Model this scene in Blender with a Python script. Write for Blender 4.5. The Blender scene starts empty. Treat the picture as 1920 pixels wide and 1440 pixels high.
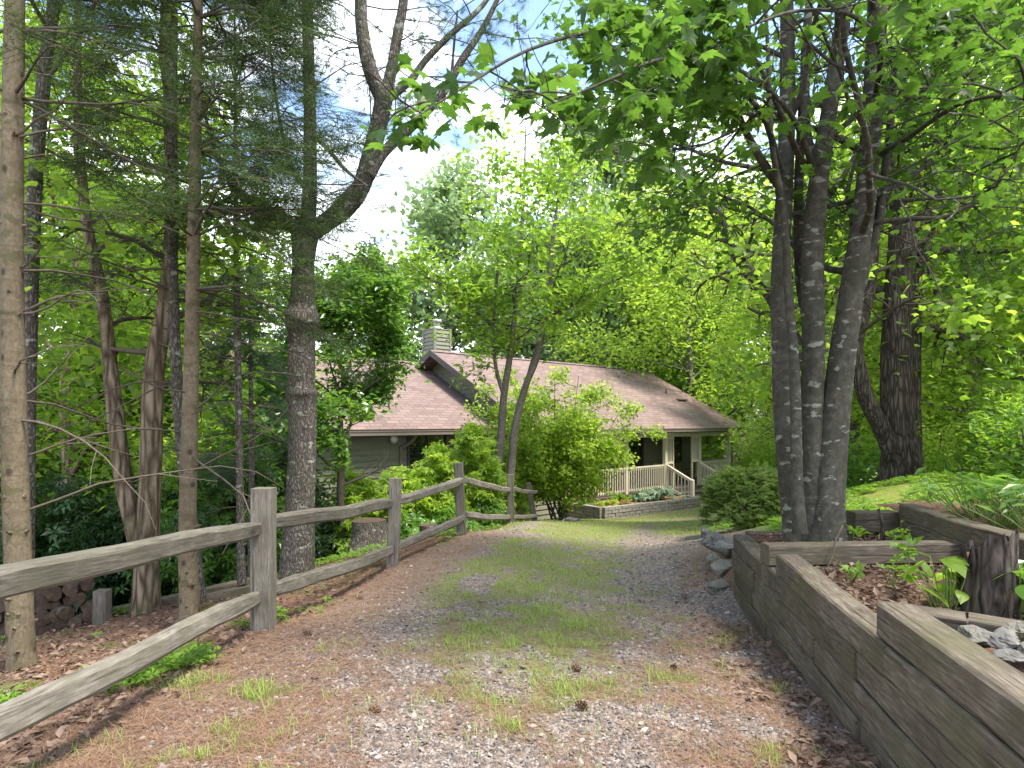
import bpy, math, random
import numpy as np
from mathutils import Vector, Matrix

random.seed(7)
RS = np.random.RandomState(11)
SC = bpy.context.scene
COL = SC.collection
F, CX, HZ = 1150.0, 960.0, 790.0        # focal length, centre column and horizon row in photograph pixels

# ------------------------------------------------------------------ camera, sky, sun, exposure
cam = bpy.data.objects.new('camera', bpy.data.cameras.new('camera'))
COL.objects.link(cam); SC.camera = cam
cam.location = (0, 0, 0); cam.rotation_euler = (math.radians(90), 0, 0)
cam.data.sensor_width = 36; cam.data.lens = F/1920*36
cam.data.shift_y = (HZ-720)/1920
cam.data.clip_start = 0.05; cam.data.clip_end = 3000

SUN = Vector((0.38, -0.27, 1.0)).normalized()
sun = bpy.data.objects.new('sun', bpy.data.lights.new('sun', 'SUN'))
COL.objects.link(sun)
sun.data.energy = 2.7; sun.data.angle = math.radians(13.0); sun.data.color = (1.0, 0.94, 0.84)
sun.rotation_euler = SUN.to_track_quat('Z', 'Y').to_euler()
sun.location = (20, 10, 40)

world = bpy.data.worlds.new('World'); SC.world = world; world.use_nodes = True
nt = world.node_tree; nt.nodes.clear()
def wn(t, **k):
    n = nt.nodes.new(t)
    for a, b in k.items(): setattr(n, a, b)
    return n
sky = wn('ShaderNodeTexSky', sky_type='NISHITA', sun_disc=False, sun_elevation=math.asin(SUN.z),
         sun_rotation=math.atan2(SUN.x, SUN.y), air_density=1.0, dust_density=1.5, ozone_density=1.5)
tc = wn('ShaderNodeTexCoord')
sep = wn('ShaderNodeSeparateXYZ'); nt.links.new(tc.outputs['Generated'], sep.inputs[0])
mp = wn('ShaderNodeMapping'); mp.inputs['Scale'].default_value = (2.2, 2.2, 7.0); mp.inputs['Location'].default_value = (0.35, 0.2, 0.12)
nt.links.new(tc.outputs['Generated'], mp.inputs[0])
cn = wn('ShaderNodeTexNoise'); cn.inputs['Scale'].default_value = 1.6; cn.inputs['Detail'].default_value = 9; cn.inputs['Roughness'].default_value = 0.55
nt.links.new(mp.outputs[0], cn.inputs['Vector'])
# clouds thicken to a bright bank towards the horizon
el = wn('ShaderNodeMapRange'); el.inputs['From Min'].default_value = 0.20; el.inputs['From Max'].default_value = 0.50
el.inputs['To Min'].default_value = 0.26; el.inputs['To Max'].default_value = -0.035
nt.links.new(sep.outputs['Z'], el.inputs['Value'])
ad = wn('ShaderNodeMath', operation='ADD'); nt.links.new(cn.outputs['Fac'], ad.inputs[0]); nt.links.new(el.outputs[0], ad.inputs[1])
cr = wn('ShaderNodeMapRange', interpolation_type='SMOOTHSTEP'); cr.inputs['From Min'].default_value = 0.46; cr.inputs['From Max'].default_value = 0.64
nt.links.new(ad.outputs[0], cr.inputs['Value'])
cl = wn('ShaderNodeMixRGB'); cl.inputs['Color2'].default_value = (6.6, 6.9, 7.3, 1)
cs = wn('ShaderNodeMapRange'); cs.inputs['To Max'].default_value = 0.97
nt.links.new(cr.outputs[0], cs.inputs['Value'])
nt.links.new(cs.outputs[0], cl.inputs['Fac']); nt.links.new(sky.outputs[0], cl.inputs['Color1'])
bg = wn('ShaderNodeBackground'); bg.inputs['Strength'].default_value = 0.15
nt.links.new(cl.outputs[0], bg.inputs['Color'])
wo = wn('ShaderNodeOutputWorld'); nt.links.new(bg.outputs[0], wo.inputs['Surface'])

SC.view_settings.view_transform = 'Standard'; SC.view_settings.look = 'None'
SC.view_settings.gamma = 1.0; SC.view_settings.exposure = 1.85
SC.cycles.max_bounces = 12; SC.cycles.diffuse_bounces = 8; SC.cycles.glossy_bounces = 2
SC.cycles.transmission_bounces = 8; SC.cycles.transparent_max_bounces = 6
SC.cycles.use_denoising = True; SC.cycles.denoising_prefilter = 'NONE'; SC.cycles.sample_clamp_indirect = 4
SC.cycles.caustics_reflective = False; SC.cycles.caustics_refractive = False

# ------------------------------------------------------------------ numeric helpers
def W(px, py, Y):
    "the point a photograph pixel shows at distance Y"
    return np.array([(px-CX)/F*Y, Y, (HZ-py)/F*Y])

def hash2(i, j, s=0):
    h = np.sin(i*127.1 + j*311.7 + s*74.7)*43758.5453
    return h - np.floor(h)
def vnoise(x, y, s=0):
    xi, yi = np.floor(x), np.floor(y); xf, yf = x-xi, y-yi
    u, v = xf*xf*(3-2*xf), yf*yf*(3-2*yf)
    a, b = hash2(xi, yi, s), hash2(xi+1, yi, s); c, d = hash2(xi, yi+1, s), hash2(xi+1, yi+1, s)
    return (a*(1-u)+b*u)*(1-v) + (c*(1-u)+d*u)*v
def fbm(x, y, s=0, o=4):
    t, a, n = 0, .5, 0
    for k in range(o):
        t = t + a*vnoise(x*2**k, y*2**k, s+k); n += a; a *= .5
    return t/n
def smooth(e0, e1, x):
    t = np.clip((x-e0)/(e1-e0), 0, 1); return t*t*(3-2*t)
def unit(v):
    v = np.asarray(v, float); return v/(np.linalg.norm(v, axis=-1, keepdims=True)+1e-9)

# ------------------------------------------------------------------ linking helpers
def props(o, label=None, cat=None, group=None, kind=None):
    if label: o['label'] = label
    if cat: o['category'] = cat
    if group: o['group'] = group
    if kind: o['kind'] = kind
    return o
def thing(name, label, cat, loc, rz=0, group=None):
    o = bpy.data.objects.new(name, None); COL.objects.link(o)
    o.location = tuple(float(a) for a in loc); o.rotation_euler = (0, 0, rz); o.empty_display_size = .1
    return props(o, label, cat, group)
def mesh_np(name, V, faces, mat, smooth_=False, tint=None):
    "faces: list of (M,k) index arrays"
    V = np.ascontiguousarray(V, np.float32)
    faces = [np.asarray(f, np.int32) for f in faces if len(f)]
    me = bpy.data.meshes.new(name)
    me.vertices.add(len(V)); me.vertices.foreach_set('co', V.ravel())
    idx = np.concatenate([f.ravel() for f in faces]); tot = np.concatenate([np.full(len(f), f.shape[1], np.int32) for f in faces])
    start = np.zeros(len(tot), np.int32); start[1:] = np.cumsum(tot)[:-1]
    me.loops.add(len(idx)); me.loops.foreach_set('vertex_index', idx)
    me.polygons.add(len(tot)); me.polygons.foreach_set('loop_start', start)
    me.polygons.foreach_set('use_smooth', np.full(len(tot), bool(smooth_)))
    if tint is not None:
        a = me.attributes.new('tint', 'FLOAT', 'FACE'); a.data.foreach_set('value', np.asarray(tint, np.float32))
    me.update(calc_edges=True)
    if mat: me.materials.append(mat)
    return me
def link(name, V, faces, mat, parent=None, smooth_=False, tint=None, local=False, top=None):
    "one mesh object; V in world coordinates unless local"
    V = np.asarray(V, float)
    if parent is not None and not local:
        p = parent; off = np.zeros(3)
        while p is not None: off += np.array(p.location); p = p.parent
        V = V - off
    loc = None
    if parent is None:
        loc = V[:, :].mean(0); loc[2] = V[:, 2].min(); V = V - loc
    o = bpy.data.objects.new(name, mesh_np(name, V, faces, mat, smooth_, tint)); COL.objects.link(o)
    if parent is not None: o.parent = parent
    if loc is not None: o.location = tuple(loc)
    return o

class MB:
    "collects quads, boxes and tubes"
    def __init__(s): s.V, s.F = [], []
    def add(s, V, F):
        b = len(s.V); s.V.extend([tuple(map(float, v)) for v in V]); s.F.extend([tuple(int(i)+b for i in f) for f in F]); return s
    def box(s, lo, hi, rz=0, c=None):
        x0, y0, z0 = lo; x1, y1, z1 = hi
        V = [(x0,y0,z0),(x1,y0,z0),(x1,y1,z0),(x0,y1,z0),(x0,y0,z1),(x1,y0,z1),(x1,y1,z1),(x0,y1,z1)]
        if rz:
            cc = c or ((x0+x1)/2, (y0+y1)/2); ca, sa = math.cos(rz), math.sin(rz)
            V = [(cc[0]+(x-cc[0])*ca-(y-cc[1])*sa, cc[1]+(x-cc[0])*sa+(y-cc[1])*ca, z) for x, y, z in V]
        return s.add(V, [(0,3,2,1),(4,5,6,7),(0,1,5,4),(1,2,6,5),(2,3,7,6),(3,0,4,7)])
    def quad(s, a, b, c, d): return s.add([a, b, c, d], [(0,1,2,3)])
    def bar(s, A, B, w, h):
        "square bar from A to B"
        A, B = np.array(A, float), np.array(B, float); d = unit(B-A)
        up = np.array([0,0,1.]) if abs(d[2]) < .95 else np.array([1.,0,0])
        sd = unit(np.cross(d, up)); u = np.cross(sd, d)
        V = [P+sd*a*w/2+u*b*h/2 for P in (A, B) for a, b in ((-1,-1),(1,-1),(1,1),(-1,1))]
        return s.add(V, [(0,3,2,1),(4,5,6,7),(0,1,5,4),(1,2,6,5),(2,3,7,6),(3,0,4,7)])
    def tube(s, path, r, n=8, cap=True):
        V, Fq = tube(path, r, n); b = len(s.V)
        s.add(V, Fq)
        if cap:
            s.F.append(tuple(b+i for i in range(n-1, -1, -1))); s.F.append(tuple(len(s.V)-n+i for i in range(n)))
        return s
    def build(s, name, mat, parent=None, smooth_=False, local=False):
        by = {}
        for f in s.F: by.setdefault(len(f), []).append(f)
        return link(name, s.V, [np.array(v) for v in by.values()], mat, parent, smooth_, None, local)

def catmull(P, n):
    P = np.asarray(P, float); 
    if len(P) < 3:
        t = np.linspace(0, 1, n)[:, None]; return P[0]*(1-t)+P[-1]*t
    Q = np.vstack([2*P[0]-P[1], P, 2*P[-1]-P[-2]]); out = []
    for t in np.linspace(0, len(P)-1-1e-6, n):
        i = int(t); f = t-i; a, b, c, d = Q[i:i+4]
        out.append(.5*((2*b)+(-a+c)*f+(2*a-5*b+4*c-d)*f*f+(-a+3*b-3*c+d)*f**3))
    return np.array(out)
def tube(path, r, n=8, rough=0, seed=0):
    P = np.asarray(path, float); m = len(P); r = np.broadcast_to(np.asarray(r, float), (m,))
    T = np.gradient(P, axis=0); T = unit(T)
    a = np.array([1.,0,0]) if abs(T[0][0]) < .8 else np.array([0,1.,0])
    N = unit(np.cross(T[0], a)); rs = np.random.RandomState(seed)
    V = np.zeros((m, n, 3)); ang = np.arange(n)/n*2*math.pi
    ph = rs.rand(6)*6.28
    for i in range(m):
        N = unit(N - T[i]*np.dot(N, T[i])); B = np.cross(T[i], N)
        rr = r[i]*np.ones(n)
        if rough:
            rr = rr*(1+rough*(np.sin(2*ang+ph[0]+i*.35)*.5+np.sin(3*ang+ph[1]-i*.22)*.45+np.sin(5*ang+ph[2]+i*.13)*.3+(rs.rand(n)-.5)*.5))
        V[i] = P[i]+rr[:, None]*(np.cos(ang)[:, None]*N+np.sin(ang)[:, None]*B)
    i, j = np.meshgrid(np.arange(m-1), np.arange(n), indexing='ij')
    Fq = np.stack([i*n+j, i*n+(j+1)%n, (i+1)*n+(j+1)%n, (i+1)*n+j], -1).reshape(-1, 4)
    return V.reshape(-1, 3), Fq
class Tubes:
    "many tubes in one mesh (a trunk with its limbs, a crown's twigs)"
    def __init__(s): s.V, s.F, s.n = [], [], 0
    def add(s, path, r, n=8, rough=0, seed=0):
        V, Fq = tube(path, r, n, rough, seed); s.V.append(V); s.F.append(Fq+s.n); s.n += len(V)
    def raw(s, V, Fq): s.V.append(V); s.F.append(np.asarray(Fq)+s.n); s.n += len(V)
    def build(s, name, mat, parent=None, smooth_=True, local=False):
        by = {}
        for f in s.F: by.setdefault(f.shape[1], []).append(f)
        return link(name, np.vstack(s.V), [np.vstack(v) for v in by.values()], mat, parent, smooth_, None, local)

# ------------------------------------------------------------------ materials
def nmat(name):
    m = bpy.data.materials.new(name); m.use_nodes = True; t = m.node_tree; t.nodes.clear()
    def N(ty, **k):
        n = t.nodes.new(ty)
        for a, b in k.items():
            if a.startswith('i_'): n.inputs[a[2:].replace('_', ' ')].default_value = b
            else: setattr(n, a, b)
        return n
    return m, t, N, lambda a, b: t.links.new(a, b)
def c4(c): return (*c, 1)
def ramp(N, L, src, stops):
    r = N('ShaderNodeValToRGB'); e = r.color_ramp.elements
    while len(e) < len(stops): e.new(.5)
    for x, (p, c) in zip(e, stops): x.position = p; x.color = c4(c)
    L(src, r.inputs[0]); return r.outputs[0]
def mix(N, L, fac, a, b, mode='MIX'):
    m = N('ShaderNodeMixRGB', blend_type=mode)
    for s, v in (('Fac', fac), ('Color1', a), ('Color2', b)):
        if isinstance(v, (int, float)): m.inputs[s].default_value = v
        elif isinstance(v, tuple): m.inputs[s].default_value = c4(v)
        else: L(v, m.inputs[s])
    return m.outputs[0]
def noise(N, L, vec, scale, detail=4, rough=.55):
    n = N('ShaderNodeTexNoise'); n.inputs['Scale'].default_value = scale; n.inputs['Detail'].default_value = detail; n.inputs['Roughness'].default_value = rough
    if vec is not None: L(vec, n.inputs['Vector'])
    return n.outputs['Fac']
def rng(N, L, v, a, b, c=0., d=1.):
    n = N('ShaderNodeMapRange'); n.inputs['From Min'].default_value = a; n.inputs['From Max'].default_value = b
    n.inputs['To Min'].default_value = c; n.inputs['To Max'].default_value = d; L(v, n.inputs['Value']); return n.outputs[0]
def finish(N, L, col, rough=.8, spec=.2, bump=None, dist=.01, strength=.6, metal=0):
    p = N('ShaderNodeBsdfPrincipled'); p.inputs['Specular IOR Level'].default_value = spec; p.inputs['Metallic'].default_value = metal
    if isinstance(col, tuple): p.inputs['Base Color'].default_value = c4(col)
    else: L(col, p.inputs['Base Color'])
    if isinstance(rough, (int, float)): p.inputs['Roughness'].default_value = rough
    else: L(rough, p.inputs['Roughness'])
    if bump is not None:
        b = N('ShaderNodeBump'); b.inputs['Distance'].default_value = dist; b.inputs['Strength'].default_value = strength
        L(bump, b.inputs['Height']); L(b.outputs[0], p.inputs['Normal'])
    o = N('ShaderNodeOutputMaterial'); L(p.outputs[0], o.inputs['Surface']); return p
def objvec(N, L, scale=(1,1,1), coord='Object'):
    t = N('ShaderNodeTexCoord'); m = N('ShaderNodeMapping'); m.inputs['Scale'].default_value = scale
    L(t.outputs[coord], m.inputs[0]); return m.outputs[0]

def leaf_mat(name, dark, light, tdark=None, tlight=None, trans=.5, rough=.42, spec=.35, haze=0):
    m, t, N, L = nmat(name)
    a = N('ShaderNodeAttribute', attribute_name='tint')
    oi = N('ShaderNodeObjectInfo')
    base = mix(N, L, a.outputs['Fac'], dark, light)
    td = tdark or tuple(min(1, x*k) for x, k in zip(dark, (1.9, 1.9, .9))); tl = tlight or tuple(min(1, x*k) for x, k in zip(light, (1.9, 1.9, .9)))
    tcol = mix(N, L, a.outputs['Fac'], td, tl)
    p = N('ShaderNodeBsdfPrincipled'); p.inputs['Roughness'].default_value = rough; p.inputs['Specular IOR Level'].default_value = spec
    L(base, p.inputs['Base Color'])
    tr = N('ShaderNodeBsdfTranslucent'); L(tcol, tr.inputs['Color'])
    mx = N('ShaderNodeMixShader'); mx.inputs[0].default_value = trans
    L(p.outputs[0], mx.inputs[1]); L(tr.outputs[0], mx.inputs[2])
    o = N('ShaderNodeOutputMaterial'); L(mx.outputs[0], o.inputs['Surface']); return m

def bark_mat(name, c1, c2, c3, scale=14, stretch=.25, bump=.02, lichen=None, lich_lo=.58, furrow=True, moss=None, knots=False, lz=1.7):
    m, t, N, L = nmat(name)
    v = objvec(N, L, (1, 1, stretch))
    wob = N('ShaderNodeTexNoise'); wob.inputs['Scale'].default_value = scale*.4; L(v, wob.inputs['Vector'])
    vm = N('ShaderNodeMixRGB', blend_type='LINEAR_LIGHT'); vm.inputs['Fac'].default_value = .04; L(v, vm.inputs['Color1']); L(wob.outputs['Color'], vm.inputs['Color2'])
    vo = N('ShaderNodeTexVoronoi', feature='DISTANCE_TO_EDGE'); vo.inputs['Scale'].default_value = scale; L(vm.outputs[0], vo.inputs['Vector'])
    n1 = noise(N, L, vm.outputs[0], scale*1.5, 6, .65)
    if furrow:
        h = N('ShaderNodeMath', operation='MULTIPLY_ADD'); L(rng(N, L, vo.outputs['Distance'], 0, .35), h.inputs[0]); h.inputs[1].default_value = .65; L(n1, h.inputs[2])
        hv = rng(N, L, h.outputs[0], .3, 1.2)
    else: hv = n1
    col = ramp(N, L, hv, [(.12, c1), (.45, c2), (.85, c3)])
    ov = objvec(N, L)
    big = noise(N, L, ov, 3.2, 5)
    col = mix(N, L, rng(N, L, big, .4, .75, 0, .45), col, c1)
    if lichen:
        lv = objvec(N, L, (1, 1, lz))
        ln = noise(N, L, lv, 7.5, 3, .5)
        col = mix(N, L, rng(N, L, ln, lich_lo, lich_lo+.035, 0, .8), col, lichen)
    if moss:
        mn = noise(N, L, ov, 2.4, 6, .7)
        col = mix(N, L, rng(N, L, mn, .5, .68, 0, .7), col, moss)
    if knots:
        kv = objvec(N, L, (1, 1, .75)); vk = N('ShaderNodeTexVoronoi'); vk.inputs['Scale'].default_value = 8.5; L(kv, vk.inputs['Vector'])
        col = mix(N, L, rng(N, L, vk.outputs['Distance'], .10, .24, .85, 0), col, (.03, .022, .015))
        hn_ = noise(N, L, objvec(N, L, (1, 1, 9)), 3.0, 4); col = mix(N, L, rng(N, L, hn_, .55, .72, 0, .5), col, c1)
    finish(N, L, col, .9, .12, hv, bump, .9); return m

def wood_mat(name, c1, c2, c3, green=None, grain=1.0, dirt=.5):
    m, t, N, L = nmat(name)
    tcd = N('ShaderNodeTexCoord'); oi = N('ShaderNodeObjectInfo')
    of = N('ShaderNodeVectorMath', operation='ADD'); L(tcd.outputs['Object'], of.inputs[0])
    sc = N('ShaderNodeVectorMath', operation='SCALE'); sc.inputs[0].default_value = (17, 9, 5); L(oi.outputs['Random'], sc.inputs['Scale']); L(sc.outputs[0], of.inputs[1])
    mp = N('ShaderNodeMapping'); mp.inputs['Scale'].default_value = (2.2, 16, 16); L(of.outputs[0], mp.inputs[0])
    n1 = noise(N, L, mp.outputs[0], 2.2*grain, 8, .68)
    mp2 = N('ShaderNodeMapping'); mp2.inputs['Scale'].default_value = (6.0, 60, 60); L(of.outputs[0], mp2.inputs[0])
    n2 = noise(N, L, mp2.outputs[0], 1.6, 3, .5)
    g = N('ShaderNodeMath', operation='MULTIPLY_ADD'); L(n2, g.inputs[0]); g.inputs[1].default_value = .45; L(rng(N, L, n1, .0, 1., .12, .48), g.inputs[2])
    col = ramp(N, L, g.outputs[0], [(.30, c1), (.5, c2), (.72, c3)])
    ck = N('ShaderNodeMapping'); ck.inputs['Scale'].default_value = (1.6, 62, 62); L(of.outputs[0], ck.inputs[0])
    cn_ = noise(N, L, ck.outputs[0], 1.0, 3, .5); crack = rng(N, L, cn_, .60, .66, 0, .8)
    col = mix(N, L, crack, col, tuple(x*.35 for x in c1))
    st = noise(N, L, of.outputs[0], 9, 8, .7); col = mix(N, L, rng(N, L, st, .38, .68, 0, .5), col, tuple(x*.6 for x in c2))
    # knots
    kv = N('ShaderNodeMapping'); kv.inputs['Scale'].default_value = (1.4, 4, 4); L(of.outputs[0], kv.inputs[0])
    vo = N('ShaderNodeTexVoronoi'); vo.inputs['Scale'].default_value = 1.3; L(kv.outputs[0], vo.inputs['Vector'])
    col = mix(N, L, rng(N, L, vo.outputs['Distance'], .05, .17, .75, 0), col, c1)
    big = noise(N, L, of.outputs[0], 2.2, 6, .6)
    col = mix(N, L, rng(N, L, big, .42, .7, 0, dirt), col, tuple(x*.45 for x in c2))
    if green:
        mp3 = N('ShaderNodeMapping'); mp3.inputs['Location'].default_value = (3, 7, 1); L(of.outputs[0], mp3.inputs[0])
        gn = noise(N, L, mp3.outputs[0], 2.6, 7, .65)
        col = mix(N, L, rng(N, L, gn, .46, .66, 0, .62), col, green)
    rv = N('ShaderNodeMath', operation='MULTIPLY_ADD'); L(oi.outputs['Random'], rv.inputs[0]); rv.inputs[1].default_value = .4; rv.inputs[2].default_value = .8
    hsv = N('ShaderNodeHueSaturation'); L(col, hsv.inputs['Color']); L(rv.outputs[0], hsv.inputs['Value'])
    finish(N, L, hsv.outputs[0], .85, .15, g.outputs[0], .006, .7); return m

def paint_mat(name, c, rough=.55, var=.18, dirt=None):
    m, t, N, L = nmat(name)
    v = objvec(N, L); n = noise(N, L, v, 3.5, 7, .65)
    col = mix(N, L, rng(N, L, n, .3, .75, 0, var*2), c, dirt or tuple(x*.6 for x in c))
    finish(N, L, col, rough, .3, noise(N, L, v, 60, 3), .002, .3); return m

M = {}
M['leaf_maple'] = leaf_mat('maple leaf', (.020, .048, .010), (.062, .122, .020), (.05, .125, .013), (.17, .32, .035), .58)
M['leaf_bright'] = leaf_mat('bright leaf', (.055, .115, .018), (.19, .29, .04), (.17, .34, .02), (.48, .68, .07), .58)
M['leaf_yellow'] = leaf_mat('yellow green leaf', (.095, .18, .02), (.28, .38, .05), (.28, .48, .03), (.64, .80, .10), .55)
M['leaf_mid'] = leaf_mat('mid green leaf', (.045, .105, .02), (.14, .25, .045), (.12, .27, .02), (.34, .55, .06), .55)
M['leaf_laurel'] = leaf_mat('glossy leaf', (.045, .11, .018), (.13, .25, .045), (.12, .28, .02), (.34, .56, .06), .45, .3, .5)
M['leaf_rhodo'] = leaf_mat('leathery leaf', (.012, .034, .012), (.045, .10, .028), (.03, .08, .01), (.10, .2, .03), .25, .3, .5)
M['leaf_hazed'] = leaf_mat('haze paled leaf', (.11, .18, .08), (.26, .36, .17), (.2, .32, .10), (.42, .56, .22), .45)  # distance haze put into the colour as a lighter green
M['leaf_hosta'] = leaf_mat('hosta leaf', (.10, .20, .10), (.55, .62, .42), (.1, .25, .06), (.5, .6, .3), .3)
M['needle'] = leaf_mat('conifer needle', (.017, .036, .010), (.06, .098, .026), (.03, .06, .012), (.09, .16, .03), .25, .5, .25)
M['needle_pine'] = leaf_mat('soft pine needle', (.03, .07, .035), (.09, .15, .07), (.04, .1, .03), (.10, .2, .07), .25, .5, .25)
M['juniper'] = leaf_mat('juniper spray', (.035, .075, .018), (.14, .20, .04), (.06, .13, .015), (.2, .32, .04), .3, .5, .25)
M['grass'] = leaf_mat('grass blade', (.10, .17, .03), (.31, .40, .09), (.16, .29, .03), (.44, .56, .10), .4, .5, .2)
M['herb'] = leaf_mat('ground herb', (.06, .14, .02), (.20, .33, .04), (.16, .34, .02), (.42, .60, .05), .45)
M['blossom'] = leaf_mat('pale blossom', (.45, .42, .34), (.80, .74, .68), (.4, .38, .3), (.6, .55, .5), .3)
M['dead'] = leaf_mat('fallen leaf', (.075, .05, .036), (.25, .175, .13), (.05, .03, .02), (.12, .06, .03), .15, .8, .1)
M['pine_straw'] = leaf_mat('dry pine needle', (.135, .074, .047), (.30, .19, .125), (.05, .03, .02), (.1, .05, .03), .1, .7, .15)
M['bark_spruce'] = bark_mat('tan spruce bark', (.05, .037, .024), (.125, .10, .065), (.215, .185, .13), 30, .6, .008, (.075, .07, .035), .60, False, (.07, .062, .036), True)
M['bark_grey'] = bark_mat('grey flaky bark', (.032, .027, .023), (.085, .074, .062), (.16, .147, .127), 34, .4, .010, (.27, .285, .24), .62, True, (.06, .065, .03))
M['bark_oak'] = bark_mat('furrowed bark', (.045, .034, .024), (.14, .105, .07), (.26, .21, .15), 13, .16, .03, None, .6, True, (.085, .09, .03))
M['bark_dark'] = bark_mat('dark plated bark', (.018, .014, .011), (.06, .048, .04), (.125, .105, .088), 20, .16, .03)
M['bark_maple'] = bark_mat('mottled maple bark', (.015, .014, .011), (.052, .049, .039), (.12, .117, .095), 13, .9, .006, (.20, .21, .175), .615, False, (.035, .036, .024), False, 2.0)
M['bark_birch'] = bark_mat('pale birch bark', (.05, .04, .032), (.125, .105, .088), (.30, .27, .24), 16, 1.6, .006, None, .6, False)
M['bark_twig'] = bark_mat('twig bark', (.035, .028, .022), (.085, .07, .055), (.15, .13, .11), 20, .4, .004, None, .6, False)
M['twig_grey'] = bark_mat('dead twig', (.045, .036, .027), (.095, .077, .06), (.16, .135, .108), 20, .4, .004, None, .6, False)
M['fence'] = wood_mat('weathered fence wood', (.035, .03, .025), (.145, .128, .106), (.29, .27, .235), (.105, .102, .068), 1.3, .6)
M['timber'] = wood_mat('stained landscape timber', (.02, .016, .012), (.10, .082, .062), (.235, .20, .158), (.075, .073, .036), 1.3, .7)
M['siding'] = paint_mat('olive grey siding', (.19, .19, .14), .6, .12)
M['trim_cream'] = paint_mat('cream painted wood', (.60, .54, .42), .5, .10)
M['deck'] = paint_mat('brown deck paint', (.13, .10, .095), .55, .15)
M['fascia'] = paint_mat('dark brown trim', (.075, .062, .058), .5, .15)
M['gutter'] = paint_mat('bronze gutter', (.18, .15, .13), .35, .12)
M['white'] = paint_mat('white paint', (.75, .74, .70), .5, .1)
# ------------------------------------------------------------------ more materials
def glass_mat():
    m, t, N, L = nmat('dark window glass')
    p = finish(N, L, (.02, .024, .022), .04, .9); return m
M['glass'] = glass_mat()
def shingle_mat():
    m, t, N, L = nmat('red brown asphalt shingle')
    v = objvec(N, L)
    b = N('ShaderNodeTexBrick'); L(v, b.inputs['Vector']); b.offset = .5
    b.inputs['Scale'].default_value = 1.0; b.inputs['Brick Width'].default_value = .42; b.inputs['Row Height'].default_value = .19
    b.inputs['Mortar Size'].default_value = .022; b.inputs['Mortar Smooth'].default_value = .3; b.inputs['Bias'].default_value = 0
    b.inputs['Color1'].default_value = c4((.205, .145, .128)); b.inputs['Color2'].default_value = c4((.115, .078, .07)); b.inputs['Mortar'].default_value = c4((.10, .065, .06))
    col = mix(N, L, rng(N, L, noise(N, L, v, .8, 4), .35, .7, 0, .45), b.outputs['Color'], (.19, .145, .125))
    col = mix(N, L, rng(N, L, noise(N, L, v, 9, 5, .7), .3, .7, 0, .35), col, (.25, .195, .175))
    finish(N, L, col, .92, .1, b.outputs['Fac'], -.012, .8); return m
M['shingle'] = shingle_mat()
def stone_mat(name, c1, c2, sc=9, moss=None):
    m, t, N, L = nmat(name); v = objvec(N, L); oi = N('ShaderNodeObjectInfo')
    n = noise(N, L, v, sc, 7, .65)
    col = ramp(N, L, n, [(.3, c1), (.7, c2)])
    if moss: col = mix(N, L, rng(N, L, noise(N, L, v, sc*.5, 6, .7), .47, .6, 0, .9), col, moss)
    finish(N, L, col, .9, .2, n, .015, .6); return m
def block_mat():
    m, t, N, L = nmat('grey wall block'); v = objvec(N, L); g = N('ShaderNodeNewGeometry')
    n = noise(N, L, v, 12, 7, .7)
    col = ramp(N, L, n, [(.3, (.17, .155, .14)), (.7, (.36, .335, .30))])
    col = mix(N, L, rng(N, L, g.outputs['Random Per Island'], 0, 1, 0, .45), col, (.15, .135, .12))
    finish(N, L, col, .95, .1, n, .02, .8); return m
M['block'] = block_mat()
M['rock'] = stone_mat('grey rock', (.05, .047, .042), (.19, .182, .168), 9)
M['rock_mossy'] = stone_mat('mossy rock', (.08, .076, .065), (.24, .23, .20), 8, (.075, .08, .018))
M['endgrain'] = stone_mat('cut wood end', (.022, .016, .012), (.12, .082, .058), 16)
M['log_bark'] = stone_mat('log bark', (.035, .026, .02), (.12, .09, .07), 9)
def soil_mat(name, a, b, c):
    m, t, N, L = nmat(name); v = objvec(N, L)
    n = noise(N, L, v, 22, 8, .7); n2 = noise(N, L, v, 3, 5)
    col = ramp(N, L, n, [(.3, a), (.52, b), (.75, c)])
    col = mix(N, L, rng(N, L, n2, .35, .7, 0, .5), col, a)
    finish(N, L, col, .95, .1, n, .03, .9); return m
M['soil'] = soil_mat('bed soil with needles', (.045, .028, .02), (.13, .075, .05), (.24, .15, .11))
M['mulch'] = soil_mat('bark mulch', (.14, .075, .03), (.34, .20, .09), (.5, .33, .18))
def pebble_mat():
    m, t, N, L = nmat('gravel stone'); a = N('ShaderNodeAttribute', attribute_name='tint')
    col = ramp(N, L, a.outputs['Fac'], [(0, (.06, .054, .05)), (.3, (.125, .109, .098)), (.62, (.195, .167, .147)), (.88, (.25, .207, .176)), (1, (.32, .288, .26))])
    finish(N, L, col, .85, .25); return m
M['pebble'] = pebble_mat()

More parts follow.
